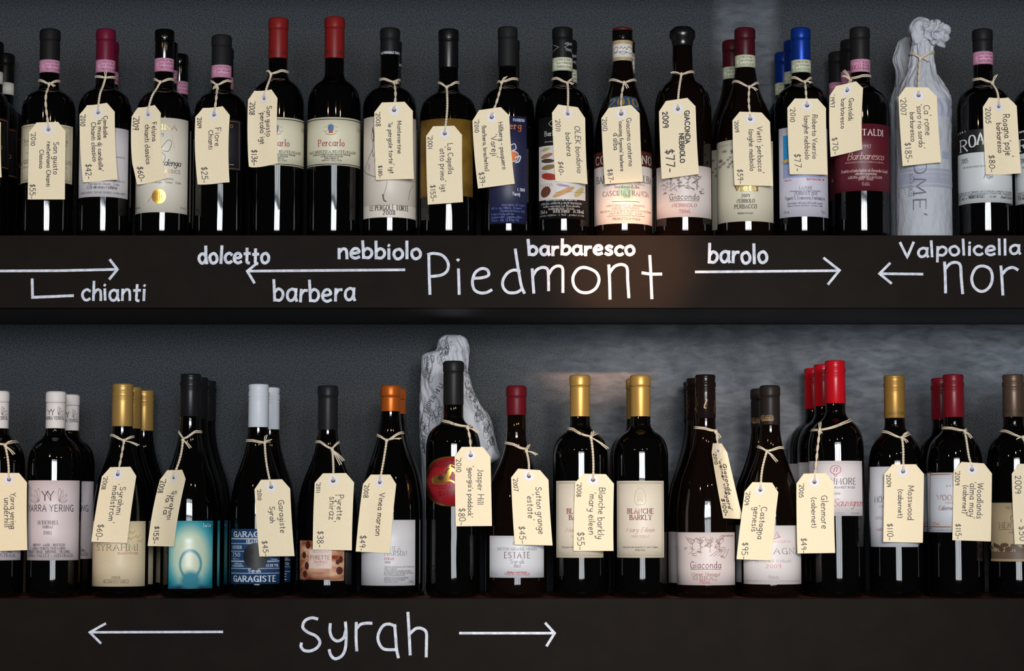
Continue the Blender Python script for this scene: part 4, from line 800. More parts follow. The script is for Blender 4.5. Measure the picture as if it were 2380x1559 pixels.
b = B['L13'] = Bottle('L', 1940.5, 836, 'bdx', 127.5, 48, 955, 1035, 'bright red screw-capped bottle in front with white label and red script, lower shelf')
b.screwcap(936.6, '#a30f1a', .25)
b.label(1877, 2004, 1070.5, 1198.5, '#c6c0c1', [('p', [(1878, 1076), (2003, 1076)], .9, '#a7a1a3'), ('p', [(1878, 1185), (2003, 1185)], .9, '#a7a1a3'), ('s', [(1942, 1081), (1932, 1086), (1931, 1096), (1942, 1102), (1953, 1096), (1953, 1086), (1942, 1081)], 1.6, '#a8505e'), ('s', [(1938, 1096), (1940, 1088), (1946, 1087), (1944, 1096)], 1.8, '#a8505e'), ('s', [(1938, 1102), (1942, 1107), (1946, 1102)], 1.4, '#a8505e'), T('GLENMORE', 1899, 1989, 1125, 14, 'f', '#3f3a40', 1.6), T('MARGARET RIVER', 1929, 1987, 1134.5, 4, 'n', '#5a5458', .8), T('2005', 1936, 1953, 1149, 4.5, 'n', '#5a5458', .8), T('Cabernet Sauvignon', 1882, 2003, 1176, 17, 'c', '#a3233a', 1.3), T('WINE OF AUSTRALIA', 1920, 1964, 1194.5, 4, 'n', '#8a8487', .7), T('13.5% ALC/VOL', 1978, 1996, 1194.5, 4, 'n', '#8a8487', .7)], lab='white label with red script')
b.copy(1914.5, 1, 'bright red screw-capped bottle second of three deep, lower shelf'); b.copy(1891.5, 2, 'bright red screw-capped bottle rearmost of three deep, lower shelf')

b = B['L14'] = Bottle('L', 2078, 870, 'bdx', 125, 49, 985, 1085, 'antique gold screw-capped bottle with white label with clipped corners, lower shelf')
b.screwcap(970.6, '#967238', .38, .4, [T('MOSS WOOD', 2064, 2101, 963, 6.5, 'f', '#5a4216', .9)])
b.label(2016, 2139, 1084, 1271, '#bfc0c6', [T('MOSS WOOD', 2033, 2118, 1167, 14, 'f', '#4a3c3e', 1.5), T('MARGARET RIVER', 2045, 2116, 1179, 6, 'f', '#6a5c5e', 1), T('MOSS WOOD VINEYARD', 2035, 2120, 1207, 7, 'f', '#8d7468', 1), T('CABERNET SAUVIGNON', 2037, 2118, 1233.5, 6, 'f', '#8d5a52', 1)], shape='oct', clip=11, lab='white label with clipped corners')

b = B['L15'] = Bottle('L', 2215, 868.5, 'bdx', 128, 49.5, 985, 1075, 'dark red screw-capped bottle in front with white copper-framed label, lower shelf')
b.screwcap(968.7, '#69121c', .3)
CU = mat('#a0653a', .35, .5)
b.label(2159, 2277, 1098, 1237, '#bdbfc6', [('s', [(2163, 1104), (2167, 1102), (2270, 1102), (2273, 1106), (2273, 1220), (2270, 1224), (2167, 1224), (2163, 1220), (2163, 1104)], 2, CU), T('ESTATE', 2199, 2240, 1131, 4, 'n', '#8a7a72', .8), T('WOODLANDS', 2178, 2273, 1162, 12, 'f', CU, 1.5), T('MARGARET RIVER', 2197, 2242, 1170, 4, 'n', '#a07a6a', .7), T('Cabernet Sauvignon', 2181, 2262, 1185, 10, 'c', '#6a4a44', 1.1), T('750mL', 2167, 2185, 1220, 6.5, 'f', '#a0705a', .9), *fine(['WOODLANDS WINES WILYABRUP'], 2179, 2258, 1233, 4, 3.4, '#8a7a72')], lab='white label with a copper frame')
b.copy(2187.5, 1, 'dark red screw-capped bottle behind the left of the copper-framed label, lower shelf')

b = B['L16'] = Bottle('L', 2354, 868.5, 'bdx', 127, 50, 985, 1075, 'bronze screw-capped bottle at the right picture edge, tan tree label, lower shelf')
b.screwcap(968, '#57463a', .35, .4, [T('CAPE MENTELLE', 2334, 2382, 957, 6.5, 'f', '#3a2c22', .9)])
rng = random.Random(3); trees = [('e', 2307 + k * 5 + rng.uniform(-2, 2), 1272 + rng.uniform(-6, 6), rng.uniform(4, 9), rng.uniform(3, 6), '#4d382c') for k in range(20)]
b.label(2305, 2402, 1168, 1305, '#9c8a6c', [T('WILYABRUP', 2338, 2372, 1183, 6, 'f', '#5a4a36', .9), T('CAPE', 2349, 2380, 1211, 13, 'f', '#3f3024', 1.4), T('MENTELLE', 2322, 2396, 1227, 13, 'f', '#3f3024', 1.5), ('p', [(2322, 1230.5), (2396, 1230.5)], .8, '#3f3024'), T('MARGARET RIVER', 2345, 2390, 1239, 5, 'f', '#5a4a36', .8), ('r', 2306, 2401, 1282, 1300, '#5c4a3c'), *trees, *[('p', [(2310 + k * 9, 1272), (2311 + k * 9, 1284)], 1.2, '#4d382c') for k in range(10)], ('r', 2306, 2401, 1299, 1304, '#8d7a58')], lab='tan label with a line of trees')

# ------------------------------------------------------------------ paper-wrapped bottles
def wrapped(rows, Y, zs, label, group, seed, depth, prints=None, head=None, name='wrapped_bottle', amp=.0016, notch=None):
    """tissue paper gathered round a bottle: rows of (pixel y, left x, right x, half depth)"""
    pts = []
    rr = catmull([tuple(map(float, r)) for r in rows], 7); rings = []
    for y, xl, xr, hd in rr:
        a, c = P(xl, y, Y), P(xr, y, Y); rings.append((a.z, (a.x + c.x) / 2, (c.x - a.x) / 2, hd))
    ox = rings[-1][1]; root = thing(name, (ox, Y, zs), label, 'bottle', group); seg = 120; vs = []
    ztop = rings[0][0]; zb = rings[-1][0]; rings[-1] = (zs,) + rings[-1][1:]
    def fold(a, z, cx):
        t = (z - zs) / (ztop - zs)
        k = amp * (0.2 + 1.35 * max(0.0, min(1.0, (t - .45) / .3)))
        tw = a + 1.1 * t + .5 * noise.noise(Vector((z * 22, seed, 0)))
        w = abs(sin(4.5 * tw + seed)) * .7 + abs(sin(9.5 * tw - 2 * t + seed * 2)) * .5 - .7
        w += noise.noise(Vector((cos(a) * 1.3 + seed, sin(a) * 1.3, z * 16))) * .9
        f = noise.noise(Vector((cos(tw) * 3.4 + seed, sin(tw) * 3.4, z * 24 + 7))); g = noise.noise(Vector((cos(tw) * 8, sin(tw) * 8 + seed, z * 46)))
        crease = .55 - abs(f) * 2.0 - abs(g) * 1.0
        return k * (w * .8 + crease)
    def surf(a, z, off=0.0):
        for (z0, c0, r0, d0), (z1, c1, r1, d1) in zip(rings, rings[1:]):
            if z1 <= z <= z0:
                q = (z0 - z) / max(1e-9, z0 - z1); break
        else: q = 0; z0, c0, r0, d0 = rings[-1]; c1, r1, d1 = c0, r0, d0
        c = c0 + (c1 - c0) * q; r = r0 + (r1 - r0) * q; d = d0 + (d1 - d0) * q; k = fold(a, z, c) + off
        return (c + (r + k) * sin(a), Y - (d + k) * cos(a), z)
    for z, c, r, d in rings:
        for k in range(seg):
            a = 2 * pi * k / seg; f = fold(a, z, c)
            vs.append((c + (r + f) * sin(a), Y - (d + f) * cos(a), z))
    n = len(rings)
    fs = [(i * seg + k, (i + 1) * seg + k, (i + 1) * seg + (k + 1) % seg, i * seg + (k + 1) % seg) for i in range(n - 1) for k in range(seg)]
    fs += [tuple(range(seg)), tuple((n - 1) * seg + k for k in reversed(range(seg)))]
    m = MB(); m.add(vs, fs, TISSUE)
    org = (ox, Y, zs)
    if prints: prints(m, surf)
    m.build('tissue_wrap', root, org)
    if head:
        hm = MB(); head(hm); hm.build('crumpled_paper_top', root, org)
    return root, rings, surf

def head_rose(hm):
    """the loose end of the tissue folded over to the right in a crumpled rosette"""
    Y = ROW[0]; path = catmull([(2143, 98, 25, 0.016), (2137, 78, 22, .0145), (2134, 64, 19, .013), (2139, 55, 15, .012), (2150, 57, 14, .012), (2160, 64, 12, .011)], 4); seg = 60; vs = []
    n = len(path)
    for i, (px, py, hw, hd) in enumerate(path):
        a0 = path[max(0, i - 1)]; a1 = path[min(n - 1, i + 1)]; tx, ty = a1[0] - a0[0], a1[1] - a0[1]; l = sqrt(tx * tx + ty * ty); nx, ny = -ty / l, tx / l
        for k in range(seg):
            a = 2 * pi * k / seg; w = 1 + .24 * noise.noise(Vector((cos(a) * 2.2 + 3, sin(a) * 2.2, i * .22))) + .18 * abs(noise.noise(Vector((cos(a) * 5, sin(a) * 5 + 8, i * .3))))
            if i > n - 4: w += .13 * sin(9 * a + i) * (i - n + 4) / 3
            q = P(px + nx * hw * w * cos(a), py + ny * hw * w * cos(a), Y - hd * w * sin(a)); vs.append(q)
    fs = [(i * seg + k, i * seg + (k + 1) % seg, (i + 1) * seg + (k + 1) % seg, (i + 1) * seg + k) for i in range(n - 1) for k in range(seg)]
    fs += [tuple(reversed(range(seg)))]
    # the open end turns inwards
    base = (n - 1) * seg; c = P(2186, 82, Y); o2 = len(vs)
    for k in range(seg): vs.append(Vector(vs[base + k]).lerp(c, .45 + .15 * sin(5 * k)))
    fs += [(base + k, base + (k + 1) % seg, o2 + (k + 1) % seg, o2 + k) for k in range(seg)] + [tuple(o2 + k for k in range(seg))]
    hm.add(vs[:o2], [f for f in fs if max(f) < o2], TISSUE)
    vs = []; fs = []; nu, nv = 72, 44; C0 = P(2169, 76, Y - .006); px_ = .000613
    for j in range(nv + 1):
        th = pi * j / nv
        for k in range(nu):
            a = 2 * pi * k / nu; d = Vector((sin(th) * cos(a), sin(th) * sin(a), cos(th)))
            f = noise.noise(d * 1.8 + Vector((5, 1, 3))); g = noise.noise(d * 4.6 + Vector((1, 7, 2))); h = noise.noise(d * 9 + Vector((3, 2, 9)))
            r = 1.0 + .22 - abs(f) * .85 - abs(g) * .14 - abs(h) * .04
            for sd, amt, tight in (((.62, -.1, -.78), .42, 14), ((.98, -.1, .2), .26, 22), ((.86, -.1, -.5), .2, 30), ((-.75, -.1, .6), .2, 18)):
                c_ = d.dot(Vector(sd).normalized()); r += amt * math.exp(-tight * (1 - c_))
            vs.append(C0 + Vector((d.x * 31 * px_, d.y * .019, d.z * 28 * px_)) * r)
    fs = [(j * nu + k, j * nu + (k + 1) % nu, (j + 1) * nu + (k + 1) % nu, (j + 1) * nu + k) for j in range(nv) for k in range(nu)]
    hm.add(vs, fs, TISSUE)
def rome_print(m, surf):
    lav = mat('#9095a6', .6); lav2 = mat('#9d9fae', .6); pale = mat('#b3a9a4', .6); rng = random.Random(2)
    cx = P(2145, 400, ROW[0]).x; R = 64 * .000613
    def at(px, py, off):                       # label of the bottle showing through the thin tissue
        q = P(px, py, ROW[0] - R); a = asin(max(-.99, min(.99, (P(px, py, ROW[0]).x - cx) / R))); return surf(a, q.z, off)
    def patch(x0, x1, y0, y1, M, off=.0004):
        nx, ny = 40, max(2, int((y1 - y0) / 3)); vs = [at(x0 + (x1 - x0) * i / nx, y0 + (y1 - y0) * j / ny, off) for j in range(ny + 1) for i in range(nx + 1)]
        m.add(vs, [(j * (nx + 1) + i, (j + 1) * (nx + 1) + i, (j + 1) * (nx + 1) + i + 1, j * (nx + 1) + i + 1) for j in range(ny) for i in range(nx)], M)
    patch(2084, 2207, 390, 434, lav); patch(2084, 2207, 226, 266, lav2); patch(2084, 2207, 398, 400, pale, .0007); patch(2084, 2207, 426, 428, pale, .0007); patch(2176, 2194, 350, 366, lav, .0006)
    G1 = mat('#5a5a66', .6); G2 = mat('#77788a', .6)
    # vertical letters read from top to bottom
    def col(txt, y0, y1, xb, h, M, pen, st):
        fm = lambda s, t: at(xb + t, s, .0009)
        write(m, txt, st, y0, y1, 0, h, lambda s, t: at(xb + t, s, .001), M, pen, rng, 4, 0, 6)
    col("CA'ROME'", 238, 500, 2113, 26, G1, 1.7, 'f'); col('BARBARESCO - BAROLO', 300, 454, 2104, 6, G2, .55, 'n')
    fmh = lambda s, t: at(s, 412 - t, .001)
    write(m, 'Soro Rio Sordo', 'c', 2120, 2192, 0, 7, fmh, pale, .5, rng, 3, 0, 6)
U16, ringsU, surfU = wrapped([(100, 2119, 2170, .0160), (112, 2118, 2170, .0158), (126, 2118, 2169, .0155), (136, 2116, 2170, .0160), (150, 2113, 2172, .0175), (172, 2106, 2179, .0225), (196, 2095, 2192, .0295), (216, 2087, 2203, .0355), (234, 2083, 2209, .0380), (280, 2083, 2210, .0385), (400, 2083, 2211, .0388), (500, 2083, 2212, .0390), (551, 2083, 2213, .0390)],
    ROW[0], ZU, 'front bottle wrapped in white tissue paper with a crumpled twisted top, upper shelf', GRP['U'], 1.7, 0, rome_print, head_rose)
FRONT.append((P(2146, 400, ROW[0]).x, ROW[0], ZU, [(0.30, .016), (.258, .017), (.24, .021), (.215, .033), (.20, .0395), (.19, .0405), (0, .0405)]))
wrapped([(88, 2104, 2122, .006), (96, 2092, 2128, .010), (112, 2084, 2134, .013), (135, 2076, 2138, .016), (150, 2078, 2140, .017), (172, 2083, 2144, .02), (200, 2080, 2150, .024), (225, 2072, 2166, .031), (250, 2067, 2180, .036), (300, 2068, 2184, .037), (400, 2069, 2186, .037), (553, 2070, 2187, .037)],
    ROW[1] + .002, ZU, 'tissue-wrapped bottle standing behind the one with the crumpled top, upper shelf', GRP['U'], 4.1, 1)
YJ = 0.176
def jasper_print(m, surf):
    rng = random.Random(8); GM = mat('#4d4e50', .6); Y = YJ
    cx = P(1045, 1000, Y).x
    def at(px, py):
        q = P(px, py, Y - .035); lo, hi = -1.4, 1.4
        for _ in range(18):
            mid = (lo + hi) / 2
            if surf(mid, q.z)[0] < P(px, py, Y - .03 * cos(mid)).x: lo = mid
            else: hi = mid
        return surf(lo, q.z, .0009)
    for (gx, gy) in ((1040, 805), (1030, 825), (997, 850), (992, 875), (1082, 850), (1090, 895), (1020, 955), (1095, 925), (1125, 970), (1130, 1000), (1138, 1030), (990, 985), (985, 1030), (1112, 960), (1000, 960)):
        for k in range(9):
            t = rng.uniform(0, 6.28); r = rng.uniform(5, 17); ax, ay = gx + rng.uniform(-9, 9), gy + rng.uniform(-16, 16)
            pts = catmull([(ax + r * .5 * cos(t + j * 1.1) * (1 - j * .13), ay + r * sin(t + j * 1.1) * (1 - j * .13)) for j in range(6)], 4)
            ribbon(m, pts, .42, at, GM, 0, 6)
    for k, ch in enumerate('JASPER HILL'):
        if ch == ' ': continue
        t = -1.1 + k * .13; bx, by = 992 + 38 * (k / 10), 960 - 64 * (k / 10)
        st, w = layout(ch, 'n', rng, 3)
        for p in st:
            ribbon(m, [(bx + (a * cos(1.0) - b_ * sin(1.0)) * 10, by - (a * sin(1.0) + b_ * cos(1.0)) * 10) for a, b_ in p], .8, at, GM, 0, 6)
wrapped([(779, 1034, 1070, .010), (786, 1024, 1081, .018), (800, 1018, 1088, .024), (814, 1013, 1090, .027), (822, 988, 1090, .028), (832, 981, 1089, .029), (860, 979, 1088, .031), (900, 977, 1098, .034), (940, 975, 1117, .037), (970, 975, 1140, .038), (1010, 975, 1150, .039), (1040, 977, 1158, .039), (1064, 979, 1163, .039), (1078, 980, 1140, .039), (1095, 980, 1118, .039), (1130, 980, 1110, .039), (1250, 982, 1108, .039), (1389, 985, 1106, .039)],
    YJ, ZL, 'bottle in loose printed white tissue behind the tallest bottle, lower shelf', GRP['L'], 2.9, 1, jasper_print, amp=.0019)

# ------------------------------------------------------------------ price tags
def front_y(x, z):
    """nearest surface of the front bottles at this x, z"""
    y = 9.0
    for X, Y, zs, prof in FRONT:
        d = abs(x - X)
        if d > .05 or Y > .1: continue
        h = z - zs
        if h < 0 or h > prof[0][0]: continue
        r = interp(prof, h)
        if d < r: y = min(y, Y - sqrt(r * r - d * d))
    return y
TGRP = {'U': 'price tags on the upper shelf bottles', 'L': 'price tags on the lower shelf bottles'}
def price_tag(row, bkey, L0, R0, BL, BR, hole, knot, loop, ends, lines, label, yaw=None, bow=-1.0, pen=.00052, clip=.14):
    rng = random.Random(label); bt = B.get(bkey)
    X, Y, zs, prof = (bt.X, bt.Y, bt.zs, bt.prof) if bt else FRONT_WRAP
    wpx = R0[0] - L0[0]; cosw = min(1.0, wpx / 84.0); slope = sqrt(max(0, 1 - cosw * cosw)) * 84 * .00061 if cosw < .95 else 0.0
    sgn = 1 if yaw is None else yaw
    Y0 = Y - interp(prof, .06) - .0030
    def px(u, v):
        a = [L0[i] + (R0[i] - L0[i]) * u for i in (0, 1)]; b_ = [BL[i] + (BR[i] - BL[i]) * u for i in (0, 1)]
        x, y = a[0] + (b_[0] - a[0]) * v, a[1] + (b_[1] - a[1]) * v
        return x + bow * 4 * max(0, v) * (1 - min(1, v)), y
    curl = rng.uniform(.0008, .0022); cu = rng.uniform(-.0012, .0012)
    def base(u, v, off=0.0):
        x, y = px(u, v); yy = Y0 - curl * (2 * max(0, v) - 1) ** 2 + cu * (2 * u - 1)
        if slope: yy += slope * ((1 - u) if sgn > 0 else u)
        q = P(x, y, yy)
        for _ in range(2):
            fy = front_y(q.x, q.z) - .0016
            if yy > fy: yy = fy; q = P(x, y, yy)
        return q.x, yy - off, q.z
    # smooth sampled sheet
    NU, NV = 10, 26; V0 = -clip * 1.08
    grid = [[base(i / NU, V0 + (1 - V0) * j / NV) for i in range(NU + 1)] for j in range(NV + 1)]
    for _ in range(30):                         # relax depth so that the card stays stiff
        for j in range(NV + 1):
            for i in range(NU + 1):
                nb = [grid[jj][ii][1] for jj, ii in ((j - 1, i), (j + 1, i), (j, i - 1), (j, i + 1)) if 0 <= jj <= NV and 0 <= ii <= NU]
                g = grid[j][i]; grid[j][i] = (g[0], min(g[1], sum(nb) / len(nb)), g[2])
    def at(u, v, off=0.0):
        fu = max(0, min(1, u)) * NU; fv = max(0, min(1, (v - V0) / (1 - V0))) * NV; i = min(NU - 1, int(fu)); j = min(NV - 1, int(fv)); a, b_ = fu - i, fv - j
        r = []
        for k in range(3):
            r.append((grid[j][i][k] * (1 - a) + grid[j][i + 1][k] * a) * (1 - b_) + (grid[j + 1][i][k] * (1 - a) + grid[j + 1][i + 1][k] * a) * b_)
        return (r[0], r[1] - off, r[2])
    # hole position in card coordinates
    hv = -.03; hu = .5
    for _ in range(4):
        x, y = px(hu, hv); hu += (hole[0] - x) / (wpx + 1e-6); hv += (hole[1] - y) / (BL[1] - L0[1])
    hpx = (BL[1] - L0[1]); AU, AV = wpx, hpx           # local pixel metrics
    org = at(hu, hv); t = thing('price_tag', org, label, 'price tag', TGRP[row])
    out = [(0, 0), (.20, -clip), (.79, -clip), (1, 0), (1, 1), (0, 1)]
    pts = []
    for (a, b_), n in zip(zip(out, out[1:] + out[:1]), (5, 9, 5, 22, 9, 22)):
        pts += [(a[0] + (b_[0] - a[0]) * k / n, a[1] + (b_[1] - a[1]) * k / n) for k in range(n)]
    nb = len(pts); hk = max(.45, wpx / 84)
    hole_pts = [(hu + 4.6 * hk * cos(2 * pi * k / 18) / AU, hv + 4.6 * sin(2 * pi * k / 18) / AV) for k in range(18)]
    inner = [((i + .5) / 8, (j + .3) / 22) for i in range(8) for j in range(21)]
    inner = [p for p in inner if ((p[0] - hu) * AU / hk) ** 2 + ((p[1] - hv) * AV) ** 2 > 90]
    allp = pts + hole_pts + inner
    edges = [(k, (k + 1) % nb) for k in range(nb)] + [(nb + k, nb + (k + 1) % 18) for k in range(18)]
    vo, _, fo = delaunay_2d_cdt([Vector((p[0] * AU, p[1] * AV)) for p in allp], edges, [], 1, 1e-6)[:3]
    tris = []
    for f in fo:
        c = sum((vo[i] for i in f), Vector((0, 0))) / len(f)
        if ((c.x - hu * AU) / hk) ** 2 + (c.y - hv * AV) ** 2 < 4.4 ** 2: continue
        tris.append(tuple(f))
    m = MB(); n = len(vo); fr = [at(p.x / AU, p.y / AV) for p in vo]; bk = [at(p.x / AU, p.y / AV, -.00045) for p in vo]
    cnt = {}
    for f in tris:
        for a, b_ in zip(f, f[1:] + f[:1]): cnt[(min(a, b_), max(a, b_))] = cnt.get((min(a, b_), max(a, b_)), 0) + 1
    m.add(fr + bk, [f for f in tris] + [tuple(n + i for i in reversed(f)) for f in tris] + [(a, b_, n + b_, n + a) for (a, b_), c in cnt.items() if c == 1], CARD, False)
    ink = mat(INK, .6)
    for txt, u, v0, v1 in lines:
        st, w = layout(txt, 'h', rng, 4); k = (v1 - v0) * AV / w; k2 = min(k * .92, 14.0 * hk) if pen < .0007 else k * .9
        lean = rng.uniform(-.025, .015)
        for p in st:
            ribbon(m, [((u * AU) + b_ * k2 + lean * a * k, v0 * AV + a * k) for a, b_ in p], pen / .00061 * .9, lambda s, q: at(s / AU, q / AV, .00032), ink, 0, 3)
    m.build('card', t, org)
    # white reinforcement ring
    m = MB(); vs = []
    for k in range(28):
        c, s_ = cos(2 * pi * k / 28), sin(2 * pi * k / 28)
        vs += [at(hu + 4.6 * hk * c / AU, hv + 4.6 * s_ / AV, .00022), at(hu + 11.2 * hk * c / AU, hv + 11.2 * s_ / AV, .00022)]
    m.add(vs, [(2 * k, 2 * k + 1, (2 * k + 3) % 56, (2 * k + 2) % 56) for k in range(28)], RING, False); m.build('reinforcement_ring', t, org)
    # twine: double loop round the neck, knot, twisted cord down to the hole, frayed ends
    m = MB(); kz = P(knot[0], knot[1], Y - .02).z - zs; lz = P(loop[0], loop[1], Y).z - zs; rz = P(loop[2], loop[3], Y).z - zs
    kx = P(knot[0], knot[1], Y - .02).x - X
    for dz in (-.0010, .0011):
        pts = []
        for k in range(41):
            a = 2 * pi * k / 40; xx = sin(a); f = .5 + .5 * xx; zz = lz + (rz - lz) * f
            fr_ = max(0, cos(a)) ** 2; rk = interp(prof, kz) + .001
            pull = (kz - (lz + (rz - lz) * (.5 + .5 * max(-1, min(1, kx / rk))))) * fr_ * max(0, 1 - abs(xx - max(-1, min(1, kx / rk))))
            zz += pull + dz * (1 - .7 * fr_ * max(0, 1 - 2 * abs(xx - kx / rk))); r = interp(prof, zz) + .0012
            pts.append((X + r * xx, Y - r * cos(a), zs + zz))
        tube(m, pts, .00092, TWINE)
    rk = interp(prof, kz) + .0022; kk = max(-.95, min(.95, kx / rk)); K = Vector((X + rk * kk, Y - rk * sqrt(1 - kk * kk) - .0005, zs + kz))
    vs = []; fs = []
    for i in range(7):
        for k in range(10):
            th = pi * i / 6; a = 2 * pi * k / 10; rr = .0024 * (1 + .25 * sin(3 * a + i)); vs.append(K + Vector((rr * sin(th) * cos(a), rr * sin(th) * sin(a) * .8, rr * 1.1 * cos(th))))
    fs = [(i * 10 + k, i * 10 + (k + 1) % 10, (i + 1) * 10 + (k + 1) % 10, (i + 1) * 10 + k) for i in range(6) for k in range(10)]; m.add(vs, fs, TWINE)
    Hh = Vector(at(hu, hv, -.0016)); topv = Vector(at(hu + .0, hv - 5.0 / AV, .0012)); n = 46; turns = max(1.5, (K - topv).length / .0085) * rng.choice((.35, 1, 1))
    ctr = []
    sag = rng.uniform(-.0025, .0025)
    for k in range(n + 1):
        f = k / n
        p = K.lerp(topv, f); p.x += sag * sin(pi * f); fy = front_y(p.x, p.z) - .0021; p.y = min(p.y, fy); ctr.append(p)
    for _ in range(6):
        for k in range(1, n): ctr[k].y = min(ctr[k].y, (ctr[k - 1].y + ctr[k + 1].y) / 2)
    for ph in (0, pi):
        pts = [c + Vector((cos(2 * pi * turns * k / n + ph) * .00095, sin(2 * pi * turns * k / n + ph) * .0006, 0)) for k, c in enumerate(ctr)]
        pts += [(topv + Hh) / 2 + Vector((.0012 * cos(ph), -.0004, -.0006)), Hh + Vector((.0008 * cos(ph), 0, -.0012))]
        tube(m, pts, .00098, TWINE)
    for ex, ey in ends:
        e = P(ex, ey, K.y - .002)
        for d in (-1, 1):
            mid = K.lerp(e, .5) + Vector((.0012 * d, -.0015, .0012))
            pp = catmull([tuple(K), tuple(mid), (e.x + .0012 * d, e.y, e.z + .0006 * d)], 6)
            pp = [(x, min(y, front_y(x, z) - .0012), z) for x, y, z in pp]
            tube(m, pp, .0008, TWINE, 5)
    m.build('twine', t, org); return t
FRONT_WRAP = FRONT[[i for i, f in enumerate(FRONT) if f[3][0][0] == 0.30][0]]
def pt(row, bk, corners, hole, knot, loop, ends, lines, label, **kw):
    price_tag(row, bk, corners[0:2], corners[2:4], corners[4:6], corners[6:8], hole, knot, loop, ends, lines, label, **kw)
pt('U', 'U0', (-82, 284, 2, 285, -80, 414, 4, 412), (-40, 276), (-36, 192), (-60, 188, -12, 188), [], [], 'sliver of a cream price tag at the left picture edge, upper shelf')
pt('U', 'U1', (67.5, 307, 152.4, 304.7, 64.4, 463.4, 150.7, 463.4), (112.6, 300.6), (113, 194), (88, 190, 140, 190), [(127, 201)], [('San guisto', .68, .16, .63), ('rentennano Chianti', .5, .15, .81), ('Classico', .3, .27, .54), ("'2010", .06, .01, .2), ('$55-', .06, .775, .985)], 'cream price tag marked $55- on the upper shelf', bow=0)
pt('U', 'U2', (188.8, 269.4, 266.7, 259.7, 195, 425.3, 273.6, 417.3), (228.6, 261.4), (244, 179), (219, 181, 273, 182), [(246, 166)], [('Candialle', .68, .05, .37), ("'la misse di candialle'", .5, .08, .85), ('Chianti classico', .3, .12, .7), ("'2010", .03, 0, .17), ('$42-', .11, .73, .95)], 'cream price tag marked $42- with three written lines', bow=-2)
pt('U', 'U3', (312.8, 277, 374, 262.5, 322, 431.5, 385, 416), (344.6, 265), (371, 189.7), (356, 186, 408.7, 187), [], [('Felsina', .68, .12, .40), ('chianti classico', .42, .13, .72), ("'2009", .05, 0, .2), ('$60-', .1, .74, .96)], 'turned cream price tag marked $60- on the upper shelf', bow=-5)
pt('U', 'U4', (457.4, 275.6, 534.3, 267.7, 461.6, 431, 533.6, 423.5), (498, 266.6), (503, 197), (487.5, 190.8, 541, 190.8), [(497, 207), (506, 209)], [('Fiore', .58, .17, .44), ('Chianti', .38, .2, .48), ("'2009", .06, 0, .16), ('$25-', .15, .74, .97)], 'cream price tag marked $25- over the navy label', bow=-3)
pt('U', 'U5', (581, 238.2, 645, 227.8, 582.8, 393, 645.8, 380), (614, 227.8), (629, 171), (623.7, 167, 674, 169), [(621, 164)], [('San guisto', .63, .1, .56), ("'percalo' igt", .4, .17, .66), ("'2008", .06, .02, .22), ('$136-', .1, .74, .97)], 'turned cream price tag marked $136- between the red caps', bow=-2)
pt('U', 'U7', (870.2, 260.7, 959.6, 258, 873.7, 418.3, 962, 415.6), (916, 255.5), (915.3, 190), (881.7, 187.3, 936, 187.3), [(925, 195)], [('Montevertine', .6, .14, .62), ("'le pergole torte' igt", .36, .16, .91), ("'2008", .04, 0, .21), ('$180-', .08, .79, .97)], 'cream price tag marked $180- over the line-drawn figure')
pt('U', 'U8', (990.4, 316, 1074, 313.7, 994.2, 475.5, 1076.3, 469.6), (1033.7, 310), (1038, 202), (1014.7, 194, 1069.4, 194), [(1052, 198)], [('La Capella', .6, .12, .57), ("'atto primo' igt", .38, .17, .83), ("'2001", .05, 0, .19), ('$155-', .1, .72, .96)], 'cream price tag marked $155- over the gold label')
pt('U', 'U9', (1098, 280.5, 1183.7, 268.4, 1111, 438, 1196.5, 427), (1142.8, 272), (1166, 189.7), (1152.5, 191.5, 1206, 185.6), [(1177, 178)], [('Hillberg - pasquero', .7, .08, .77), ("'Vareji'", .48, .25, .58), ('(barbera, brachetto)', .26, .1, .76), ("'2010", .06, 0, .18), ('$39-', .08, .77, .97)], 'tilted cream price tag marked $39- over the narrow navy label', bow=-2)
pt('U', 'U10', (1283, 262.5, 1360, 274.6, 1291, 421.8, 1365.5, 428), (1319.4, 264), (1319, 192), (1280.6, 185.6, 1334, 185.6), [(1332, 196)], [('OLEK bondonio', .68, .15, .85), ('barbera', .4, .26, .6), ("'2011", .1, .08, .26), ('$40-', .13, .7, .9)], 'cream price tag marked $40- over the insect-wing label')
pt('U', 'U11', (1397.7, 274.6, 1486.7, 263.5, 1406, 428, 1493.6, 421.8), (1444, 264), (1450, 193), (1416.7, 188.7, 1478.7, 188.7), [(1459, 205)], [('Giacomo conterno', .65, .05, .76), ("'cascina francia' barbera", .46, .07, .82), ("d'alba", .3, .25, .5), ("'2010", .03, 0, .2), ('$87-', .1, .78, .98)], 'cream price tag marked $87- over the brown and white label')
pt('U', 'U12', (1531.7, 259, 1616.6, 246.9, 1538, 416, 1624.6, 404.5), (1575.7, 252.8), (1584, 172), (1554, 171, 1615, 170), [(1560, 168)], [('GIACONDA', .7, .05, .53), ('NEBBIOLO', .53, .37, .8), ('2009', .1, .02, .25), ('$77-', .15, .58, .91)], 'cream price tag in bold capitals marked $77- on the wax-dipped bottle', pen=.00085)
pt('U', 'U13', (1702.4, 279.8, 1789.7, 283, 1707.3, 430.5, 1796.7, 432), (1743.7, 276), (1741, 203), (1699.7, 192, 1762, 195), [(1759, 210)], [("Vietti 'perbacco'", .65, .08, .8), ('langhe nebbiolo', .43, .13, .77), ("'2009", .06, 0, .18), ('$59-', .1, .75, .97)], 'cream price tag marked $59- on the maroon-capped bottle')
